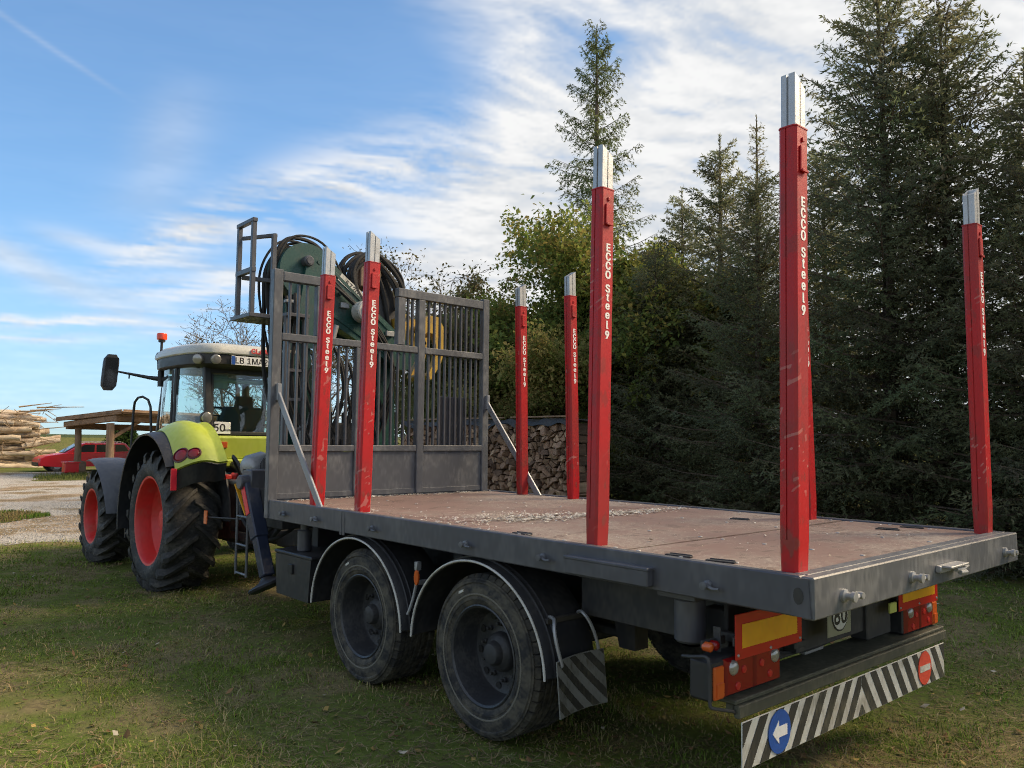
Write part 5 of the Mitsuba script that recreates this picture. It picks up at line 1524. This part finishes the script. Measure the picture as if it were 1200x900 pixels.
for sx in (-1, 1):
    rr_ = []
    for zz in np.linspace(-.245, .245, 9):
        k_ = (1 - (abs(zz) / .25) ** 8 * .55)
        for a1 in (-1, -.8, .8, 1):
            for b1 in (-1, 1):
                rr_.append((sx * (1.335 - .07 * zz + a1 * .098 * k_), 9.99 + b1 * (.045 if abs(a1) < 1 else .02), 2.660 + zz))
    mk = tp('mirror', hull(rr_), 'm_black', 40, label='tall black wing mirror on a long arm')
    obj('mirror_glass', prism([(sx * (1.335 - .07 * zz + a * .080), 2.66 + zz) for a, zz in ((-1, -.2), (1, -.2), (1, .2), (-1, .2))], 'y', 9.941, 9.9435), 'm_mirror', mk)
    tp('mirror_arm', joined(tube([(sx * .74, 9.66, 2.58), (sx * .90, 9.74, 2.60), (sx * 1.27, 9.97, 2.68)], [.04, .026, .012], 10), cyl((sx * .78, 9.66, 2.48), (sx * .78, 9.66, 2.70), .035, 12), tube([(sx * 1.12, 9.88, 2.64), (sx * 1.12, 9.88, 2.58)], .010, 6), beam((sx * .72, 9.1, 2.58), (sx * .76, 9.66, 2.58), .04, .06, .01)), 'm_black', 40)
    tp('grab_rail', tube([(sx * 1.00, 10.10, 1.35), (sx * .99, 10.07, 2.15), (sx * .985, 10.05, 2.27), (sx * .96, 10.0, 2.33), (sx * .92, 9.93, 2.345), (sx * .87, 9.85, 2.30), (sx * .85, 9.80, 2.20), (sx * .82, 9.76, 1.50)], .017, 8), 'm_black', 40)
paint('m_mirror', (0.015, 0.017, 0.02), 0.08, spec=0.7)
tp('exhaust', joined(cyl((.55, 9.95, 1.7), (.55, 9.95, 2.9), .055, 16, b=.01)), 'm_black', 40)
# ------------------------------------------------------------------ loading crane, folded behind the headboard
cr = thing('loading_crane', 'dark green folded log loading crane with hoses behind the headboard', 'crane')


def cp(name, mesh, mat, smooth=False, label=None, parent=None):
    return obj(name, mesh, mat, parent or cr, smooth, label)


YC = 5.95
# column and its foot
cp('column', joined(hull([(x, y, z) for x, y, z in [(-.80, YC - .16, 1.1), (-.40, YC - .16, 1.1), (-.40, YC + .16, 1.1), (-.80, YC + .16, 1.1), (-.80, YC - .13, 3.2), (-.55, YC - .13, 3.2), (-.55, YC + .13, 3.2), (-.80, YC + .13, 3.2)]]), cyl((-.60, YC, 1.0), (-.60, YC, 1.5), .28, 28, b=.02)), 'm_crane', 30)
# main boom: rounded head at the top left, falling to the right
head = sg.Point(-.58, 3.50).buffer(.30, quad_segs=10)
knee = sg.Point(.0, 3.10).buffer(.22, quad_segs=6)
tail = sg.Point(.62, 2.72).buffer(.16, quad_segs=8)
boom = head.union(knee).convex_hull.union(knee.union(tail).convex_hull).buffer(.02).buffer(-.02)
cp('main_boom', joined(prism(boom, 'y', YC - .15, YC - .13), prism(boom, 'y', YC + .13, YC + .15), prism(boom.buffer(-.03), 'y', YC - .13, YC + .13)), 'm_crane', 20)
cp('boom_rib', joined(beam((-.30, YC - .155, 3.56), (.55, YC - .155, 2.90), .012, .035, .003), beam((-.42, YC - .155, 3.16), (.48, YC - .155, 2.68), .012, .035, .003), [cyl((x, YC - .165, z), (x, YC - .148, z), .022, 10) for x, z in ((-.2, 3.32), (.16, 3.02), (.34, 2.93), (.58, 2.76), (-.45, 3.62), (-.72, 3.42))]), 'm_crane', 20)
cp('boom_plate', joined(prism(sg.Polygon([(-.60, 3.66), (-.44, 3.55), (-.34, 2.95), (-.40, 2.72), (-.58, 2.70), (-.68, 3.1)]), 'y', YC - .20, YC - .152)), 'm_crane', 20)
cp('pivot_pin', joined(cyl((-.60, YC - .24, 3.60), (-.60, YC + .28, 3.60), .055, 18, b=.01), cyl((-.60, YC - .255, 3.60), (-.60, YC - .24, 3.60), .035, 14)), 'm_steel', 40)
cp('slew_motor', joined(cyl((.02, YC - .36, 3.14), (.02, YC - .20, 3.14), .115, 28, b=.015), cyl((.02, YC - .375, 3.14), (.02, YC - .36, 3.14), .07, 20, b=.004)), 'm_cream', 40, 'round pale grey pin cover on the boom')
cp('boom_sticker', moved(bx(-.18, .18, YC - .1585, YC - .1555, -.045, .045, .0005), rot=(.60, (0, 1, 0)), about=(0, YC, 0), t=(-.06, 0, 3.405)), 'm_dirty_white', label='pale sticker along the upper edge of the boom')
cp('sticker_print', moved(text_on('5720', .055, (0, YC - .1595, 0), (1, 0, 0), (0, 0, 1), .001), rot=(.60, (0, 1, 0)), about=(0, YC, 0), t=(-.06, 0, 3.405)), 'm_print_black')
# stick folded down behind the headboard
cp('folded_stick', joined(hull(V((.30, YC + .24, 3.35), (.46, YC + .24, 3.38), (.46, YC + .42, 3.38), (.30, YC + .42, 3.35), (.62, YC + .24, 1.35), (.82, YC + .24, 1.35), (.82, YC + .42, 1.35), (.62, YC + .42, 1.35))), prism(sg.Polygon([(.30, 2.95), (.62, 2.75), (.66, 1.6), (.46, 1.5), (.32, 2.2)]), 'y', YC + .05, YC + .20)), 'm_crane', 20)
cp('lift_ram', joined(cyl((-.62, YC - .24, 1.55), (-.42, YC - .30, 2.55), .055, 16, b=.01), cyl((-.42, YC - .30, 2.55), (-.33, YC - .33, 2.95), .030, 12)), 'm_galv', 40)
cp('stick_ram', joined(cyl((.25, YC - .02, 2.6), (.62, YC + .15, 1.65), .05, 16, b=.01)), 'm_black', 40)
# hoses looped over the head
Q2 = np.random.default_rng(31)
hs = []
for k in range(9):
    yy = YC - .10 + .045 * k
    g = Q2.uniform(-.07, .05)
    dx = .03 * Q2.normal()
    hs.append(tube([(-.62 + .03 * k / 3, yy - .1, 1.30), (-.72 + dx, yy - .08, 1.9), (-.80 + .03 * Q2.normal(), yy, 2.5), (-.87 - g, yy + dx, 3.12), (-.875 - g, yy, 3.50 + .04 * Q2.normal()), (-.77 - g * .7, yy + dx, 3.74 + g), (-.60, yy, 3.845 + g), (-.38 + g, yy, 3.77 + g), (-.18 + .05 * Q2.normal(), yy, 3.52), (.05, yy, 3.28 + .06 * Q2.normal())], Q2.choice([.013, .017, .021]), 7, 5))
for k in range(8):
    x = -.82 + .04 * Q2.normal()
    yy = YC - .45 + .04 * k
    hs.append(tube([(x, yy, 3.2), (x - .03 + .03 * Q2.normal(), yy - .05, 2.7), (x + .04 * Q2.normal(), yy - .05, 2.2), (x + .12 + .05 * Q2.normal(), yy - .1, 1.75), (x + .25, yy - .1, 1.35)], .016, 7, 5))
for k in range(6):
    x = -.84 + .03 * k
    yy = YC - .10 + .03 * k
    hs.append(tube([(x, yy, 2.9), (x - .08, yy, 2.5 + .08 * Q2.normal()), (x + .02, yy, 2.2), (x + .06, yy, 1.7), (x + .1, yy, 1.2)], .020, 7, 5))
cp('hose_bundle', joined(hs), 'm_hose', 50, 'black hydraulic hoses looped over the boom head')
cp('hose_fitting', joined([cyl((-.86 + .012 * k, YC - .10 + .03 * k, 2.98), (-.86 + .012 * k, YC - .10 + .03 * k, 3.06), .024, 8) for k in range(8)], [bx(-.90, -.78, YC - .36, YC - .30, z, z + .03, .003) for z in (2.62, 2.9, 3.12)]), 'm_galv', 40)
cp('boom_ram', joined(cyl((-.78, YC + .02, 2.35), (-.50, YC - .02, 3.05), .06, 16, b=.01), cyl((-.50, YC - .02, 3.05), (-.36, YC - .02, 3.36), .035, 12), cyl((-.10, YC + .20, 3.42), (.42, YC + .20, 3.02), .05, 16, b=.01)), 'm_black', 40)
cp('hose_clamp', joined([moved(bx(-.05, .05, YC - .19, YC - .15, -.03, .03, .006), t=(x, 0, z)) for x, z in ((.20, 3.10), (.42, 2.95), (-.15, 3.20))]), 'm_galv')
hs = []
for k in range(4):
    o = .03 * k
    hs.append(tube([(-.35 + .02 * Q2.normal(), YC - .17 - .012 * k, 3.50 - o), (-.02, YC - .19 - .012 * k, 3.24 - o + .02 * Q2.normal()), (.25, YC - .18, 3.02 - o), (.46, YC - .16, 2.78 - o + .05 * Q2.normal()), (.50 + .05 * Q2.normal(), YC - .05, 2.35), (.40 + .1 * Q2.normal(), YC + .05, 1.9), (.25 + .15 * Q2.normal(), YC + .1, 1.4)], .014, 7, 5))
for k in range(7):
    x = -.55 + .10 * k
    hs.append(tube([(x, YC - .25, 2.62 + .08 * Q2.normal()), (x + .08 * Q2.normal(), YC - .3, 2.2), (x + .12 * Q2.normal(), YC - .28, 1.75), (x * .8, YC - .1, 1.25)], .017, 7, 5))
cp('boom_hoses', joined(hs), 'm_hose', 50, 'black hydraulic hoses hanging along the boom')
cp('valve_bank', joined(bx(-.42, .02, YC - .30, YC - .12, 1.70, 1.95, .015), [cyl((-.38 + .075 * k, YC - .21, 1.95), (-.38 + .075 * k, YC - .21, 2.06), .02, 10) for k in range(6)], [tube([(-.38 + .075 * k, YC - .26, 2.03), (-.38 + .075 * k, YC - .34, 2.16)], .008, 6) for k in range(6)]), 'm_chassis')
# rotator and loose hoses above the grapple
cp('rotator', joined(hull([(.20 + .17 * math.cos(a), YC + y, 3.62 + .19 * math.sin(a)) for a in np.linspace(0, 2 * PI, 20) for y in (-.05, .10)]), bx(.08, .26, YC - .09, YC - .05, 3.45, 3.78, .02)), 'm_rusty', 30, 'dusty brown rotator link')
cp('rotator_arm', joined(hull([(.38, YC, 3.62), (.52, YC, 3.52), (.68, YC, 3.20), (.62, YC, 3.0), (.42, YC, 3.05), (.33, YC, 3.40), (.38, YC + .2, 3.62), (.52, YC + .2, 3.52), (.68, YC + .2, 3.20), (.62, YC + .2, 3.0), (.42, YC + .2, 3.05), (.33, YC + .2, 3.40)])), 'm_black', 30)
hs = []
for k in range(8):
    yy = YC - .14 + .048 * k
    g = Q2.uniform(-.06, .04)
    hs.append(tube([(.12 + .03 * Q2.normal(), yy, 3.28), (.0 + .03 * Q2.normal(), yy, 3.42), (-.03 - g, yy, 3.60), (.06 - g, yy, 3.76 + g), (.22, yy, 3.83 + g), (.40 + g, yy, 3.73 + g), (.50 + .04 * Q2.normal(), yy, 3.52), (.58, yy, 3.25)], Q2.choice([.016, .020, .025]), 7, 5))
for k in range(3):
    yy = YC + .05 * k
    hs.append(tube([(.34, yy, 3.80), (.50, yy, 3.80 - .03 * k), (.66, yy, 3.66 - .03 * k), (.70, yy, 3.50), (.66, yy, 3.38)], .020, 7, 5))
for k in range(10):
    yy = YC - .02 + .03 * k
    hs.append(tube([(.36 + .03 * k, yy, 3.58), (.44 + .03 * k, yy, 3.35 + .03 * Q2.normal()), (.50 + .022 * k, yy, 3.10), (.55 + .01 * k, yy, 2.9)], .026, 7, 4))
cp('rotator_hoses', joined(hs), 'm_hose', 50, 'thick black hoses bundled round the rotator')
# grapple
gk = thing('log_grapple', 'yellow log grapple folded against the headboard on the right', 'grapple')
obj('body', joined(hull([(x, y, z) for x, y, z in [(.56, YC - .10, 3.08), (.82, YC - .10, 3.02), (.86, YC - .10, 2.45), (.62, YC - .10, 2.40), (.56, YC + .14, 3.08), (.82, YC + .14, 3.02), (.86, YC + .14, 2.45), (.62, YC + .14, 2.40)]]), hull([(.60, YC - .12, 3.10), (.70, YC - .12, 3.16), (.70, YC + .15, 3.16), (.60, YC + .15, 3.10), (.62, YC - .12, 2.85), (.74, YC + .15, 2.85)])), 'm_yellow', gk, 20)
for s_, y in enumerate((YC - .20, YC + .16)):
    outer = [(.84, 3.04), (.98, 3.16), (1.12, 3.15), (1.22, 2.98), (1.235, 2.72), (1.16, 2.45), (1.02, 2.22), (.98, 2.27), (1.08, 2.50), (1.10, 2.72), (1.06, 2.90), (.96, 2.92), (.82, 2.80)]
    obj('claw', prism(sg.Polygon(outer).buffer(.012).buffer(-.006), 'y', y, y + .07), 'm_yellow', gk, 20)
obj('claw_bar', joined(cyl((1.15, YC - .2, 2.93), (1.15, YC + .23, 2.93), .045, 14, b=.006), cyl((1.03, YC - .2, 2.27), (1.03, YC + .23, 2.27), .05, 14, b=.006), cyl((.86, YC - .22, 2.95), (.86, YC + .24, 2.95), .05, 16, b=.008)), 'm_yellow', gk, 40)
obj('claw_ram', joined(cyl((.72, YC, 2.55), (1.06, YC, 2.80), .045, 14, b=.008)), 'm_black', gk, 40)
for k_ in [k for k in scene if k.startswith(gk + '__')]:
    scene[k_]['to_world'] = T().translate([.60, YC, 3.10]).scale([.92, 1, .78]).translate([-.62, -YC, -3.02])
# operator stand: a cage of square tube on the left
fr = thing('crane_platform', 'grey square tube safety cage standing above the headboard on the left', 'platform')
zt = 3.89
for x, y in ((-1.195, 6.06), (-1.195, 5.72), (-.985, 5.72)):
    obj('cage_post', bx(x - .022, x + .022, y - .022, y + .022, 2.99, zt - (.09 if x > -1 else 0), .004), 'm_steel', fr)
obj('cage_rail', joined(beam((-1.195, 6.09, zt + .02), (-1.195, 5.69, zt + .02), .05, .04, .004), beam((-1.17, 6.06, zt - .10), (-.96, 5.72, zt - .09), .035, .035, .003)), 'm_steel', fr)
obj('cage_rail', joined(beam((-1.195, 6.09, 3.42), (-1.195, 5.69, 3.42), .045, .05, .004), beam((-1.17, 6.04, 3.39), (-.90, 5.9, 3.37), .05, .04, .004)), 'm_steel', fr)
obj('cage_floor', joined(bx(-1.24, -.80, 5.66, 6.12, 2.95, 2.99, .004), bx(-.99, -.75, 5.38, 5.66, 2.95, 2.985, .004)), 'm_steel', fr)
obj('cage_leg', joined(bx(-.99, -.94, 5.40, 5.45, 1.1, 2.95, .004), bx(-.80, -.75, 5.40, 5.45, 1.1, 2.95, .004), [bx(-.94, -.80, 5.41, 5.44, z, z + .03, .003) for z in np.arange(1.3, 2.9, .28)]), 'm_steel', fr)

# ------------------------------------------------------------------ firewood stack
q = np.random.default_rng(44)
FX, FY0, FY1, FZ = 6.2, 8.55, 14.0, 2.13
pitch = .128
pts = []
row = 0
z = .05
while z < FZ:
    y = FY0 + (row % 2) * pitch / 2
    while y < FY1:
        pts.append((y + q.normal(0, .036), z + q.normal(0, .034)))
        y += pitch * q.uniform(.85, 1.15)
    z += pitch * .86
    row += 1
pts = np.array(pts)
n = len(pts)
mir = np.vstack([pts, pts * [1, -1], np.c_[pts[:, 0], 2 * FZ - pts[:, 1]], np.c_[2 * FY0 - .1 - pts[:, 0], pts[:, 1]], np.c_[2 * FY1 + .1 - pts[:, 0], pts[:, 1]]])
vor = Voronoi(mir)
hidden, shown = [], []
for k in range(n):
    reg = vor.regions[vor.point_region[k]]
    if -1 in reg or len(reg) < 3:
        continue
    poly = sg.Polygon(vor.vertices[reg]).buffer(-.007 - q.uniform(0, .009))
    if poly.is_empty or poly.geom_type != 'Polygon' or poly.area < .0012:
        continue
    poly = poly.simplify(.022)
    if poly.is_empty or poly.geom_type != 'Polygon':
        continue
    off = q.normal(0, .035)
    m = prism(list(poly.exterior.coords)[:-1], 'x', FX + off, FX + .38 + off)
    # tilt the sawn end a little
    v_ = np.array(m.vertices)
    c_ = v_.mean(0)
    fr_ = v_[:, 0] < FX + .2
    v_[fr_, 0] += (v_[fr_, 1] - c_[1]) * q.normal(0, .35) + (v_[fr_, 2] - c_[2]) * q.normal(0, .35)
    m.vertices = v_
    (shown if pts[k, 1] > .70 and pts[k, 0] < 11.75 else hidden).append((m, k))
q.shuffle(shown)
for m, k in shown[:300]:
    key = obj('firewood_log', m, ('m_fire_a', 'm_fire_b', 'm_fire_c', 'm_fire_a')[int(q.integers(0, 4))])
    note(key, 'split log showing its sawn end in the firewood stack behind the trailer', 'firewood', 'split logs of the firewood stack')
obj('firewood', joined([m for m, k in shown[300:] + hidden], bx(FX + .45, FX + .85, FY0, FY1, .0, FZ - .05, .01)), 'm_fire_a')
note('firewood', 'remaining split logs low down and deep in the firewood stack', 'firewood', kind='stuff')


def tarp(u, v):
    y = FY0 - .15 + (FY1 - FY0 + .3) * u
    x = FX - .06 + 1.0 * v
    zz = FZ + .045 + .025 * math.sin(y * 5) + .02 * math.sin(y * 13 + x * 4) + .04 * (meshkit.noise(V(y * 3, x * 3, 1)) - .5)
    if v < .09:
        zz -= .10 + .03 * math.sin(y * 7)
        x += .03
    return x, y, zz


obj('stack_cover', sheet(tarp, 70, 12, .008), 'm_tarp', smooth=40)
note('stack_cover', 'dark sheet laid over the top of the firewood stack', 'tarpaulin')
for k, (y, L) in enumerate(((8.7, 1.6), (10.5, 1.9), (12.4, 1.5))):
    key = obj('cover_batten', beam((FX + .02, y, FZ + .115), (FX + .05, y + L, FZ + .12), .06, .03, .004), 'm_post_wood')
    note(key, ('wooden batten lying on the right end of the stack cover', 'wooden batten on the middle of the stack cover', 'wooden batten at the left end of the stack cover')[k], 'batten')
key = obj('wood_block', hull(V((1.9, 2.9, 0), (2.2, 2.75, 0), (2.25, 3.05, 0), (1.95, 3.1, 0), (1.95, 2.9, .12), (2.15, 2.8, .14), (2.2, 3.0, .11), (2.0, 3.05, .10))), 'm_fire_b')
note(key, 'pale block of wood lying in the grass on the far side of the trailer', 'wood')

# ------------------------------------------------------------------ red estate car far behind
ca = thing('estate_car', 'small bright red estate car parked beyond the open shed', 'car')
X0, YN = 4.15, 43.6                                     # front end, near side


def loft_y(profile, stations):
    """profile: (x, z) outline; stations: (y, inset) pairs."""
    pr = np.array(profile)
    c_ = pr.mean(0)
    rings = []
    for y, ins in stations:
        d_ = pr - c_
        L_2 = np.linalg.norm(d_, axis=1, keepdims=True)
        p_ = pr - d_ / L_2 * ins
        rings.append(np.c_[p_[:, 0] + X0, np.full(len(p_), YN + y), p_[:, 1]])
    return stack(rings)


low_body = [(.05, .30), (0.0, .45), (.04, .66), (.30, .80), (1.10, .93), (1.35, .95), (4.45, 1.0), (4.58, .92), (4.62, .60), (4.60, .38), (4.45, .28), (.9, .22)]
ob_ = obj('body', loft_y(low_body, [(0, .06), (.05, .0), (.3, -.015), (1.45, -.015), (1.70, .0), (1.75, .06)]), 'm_car_red', ca, 30)
cab_ = [(1.15, .92), (1.95, 1.42), (2.15, 1.47), (3.9, 1.47), (4.10, 1.44), (4.52, .97)]
obj('greenhouse', loft_y([(x, z) for x, z in cab_], [(.10, .06), (.20, .0), (1.55, .0), (1.65, .06)]), 'm_car_red', ca, 30)
for sx_ in (0, 1):
    yw = (.085, .105) if sx_ == 0 else (1.645, 1.665)
    for wn in ([(1.55, 1.00), (2.05, 1.36), (2.55, 1.38), (2.55, 1.00)], [(2.65, 1.00), (2.65, 1.38), (3.45, 1.38), (3.45, 1.00)], [(3.55, 1.00), (3.55, 1.38), (4.0, 1.36), (4.22, 1.04)]):
        obj('side_window', prism([(x + X0, z) for x, z in wn], 'y', YN + yw[0], YN + yw[1]), 'm_dark_glass', ca)
obj('windscreen', hull([(X0 + 1.17, YN + .28, .975), (X0 + 1.17, YN + 1.47, .975), (X0 + 1.88, YN + .34, 1.41), (X0 + 1.88, YN + 1.41, 1.41), (X0 + 1.15, YN + .28, .99), (X0 + 1.15, YN + 1.47, .99), (X0 + 1.86, YN + .34, 1.425), (X0 + 1.86, YN + 1.41, 1.425)]), 'm_dark_glass', ca)
for x in (.85, 3.65):
    for y, s_ in ((.02, -1), (1.73, 1)):
        w = numbered(ca + '__wheel')
        obj('tyre', lathe([(.19, 0), (.30, 0), (.32, .03), (.32, .17), (.30, .2), (.19, .2)], (X0 + x, YN + y - (.0 if s_ < 0 else 0) - s_ * .19, .31), (0, s_, 0), 32), 'm_tyre', w, 40)
        obj('rim', lathe([(0, .17), (.05, .19), (.18, .185), (.2, .15)], (X0 + x, YN + y - s_ * .19, .31), (0, s_, 0), 20), 'm_galv', w, 40)
for y in (.12, 1.35):
    obj('headlight', hull([(X0 + .02, YN + y, .60), (X0 + .02, YN + y + .28, .60), (X0 + .30, YN + y, .78), (X0 + .25, YN + y + .28, .78), (X0 - .01, YN + y, .64), (X0 + .28, YN + y - .06, .74), (X0 + .12, YN + y - .04, .62)]), 'm_lamp_clear', ca)
    obj('tail_light', bx(X0 + 4.50, X0 + 4.63, YN + y, YN + y + .2, .65, .92, .02), 'm_lamp_red', ca)
obj('roof_rail', joined([tube([(X0 + 2.1, YN + y, 1.50), (X0 + 2.3, YN + y, 1.53), (X0 + 3.8, YN + y, 1.53), (X0 + 4.0, YN + y, 1.49)], .018, 6) for y in (.28, 1.47)]), 'm_galv', ca)
obj('bumper', bx(X0 - .02, X0 + .10, YN + .12, YN + 1.63, .28, .50, .03), 'm_black', ca)
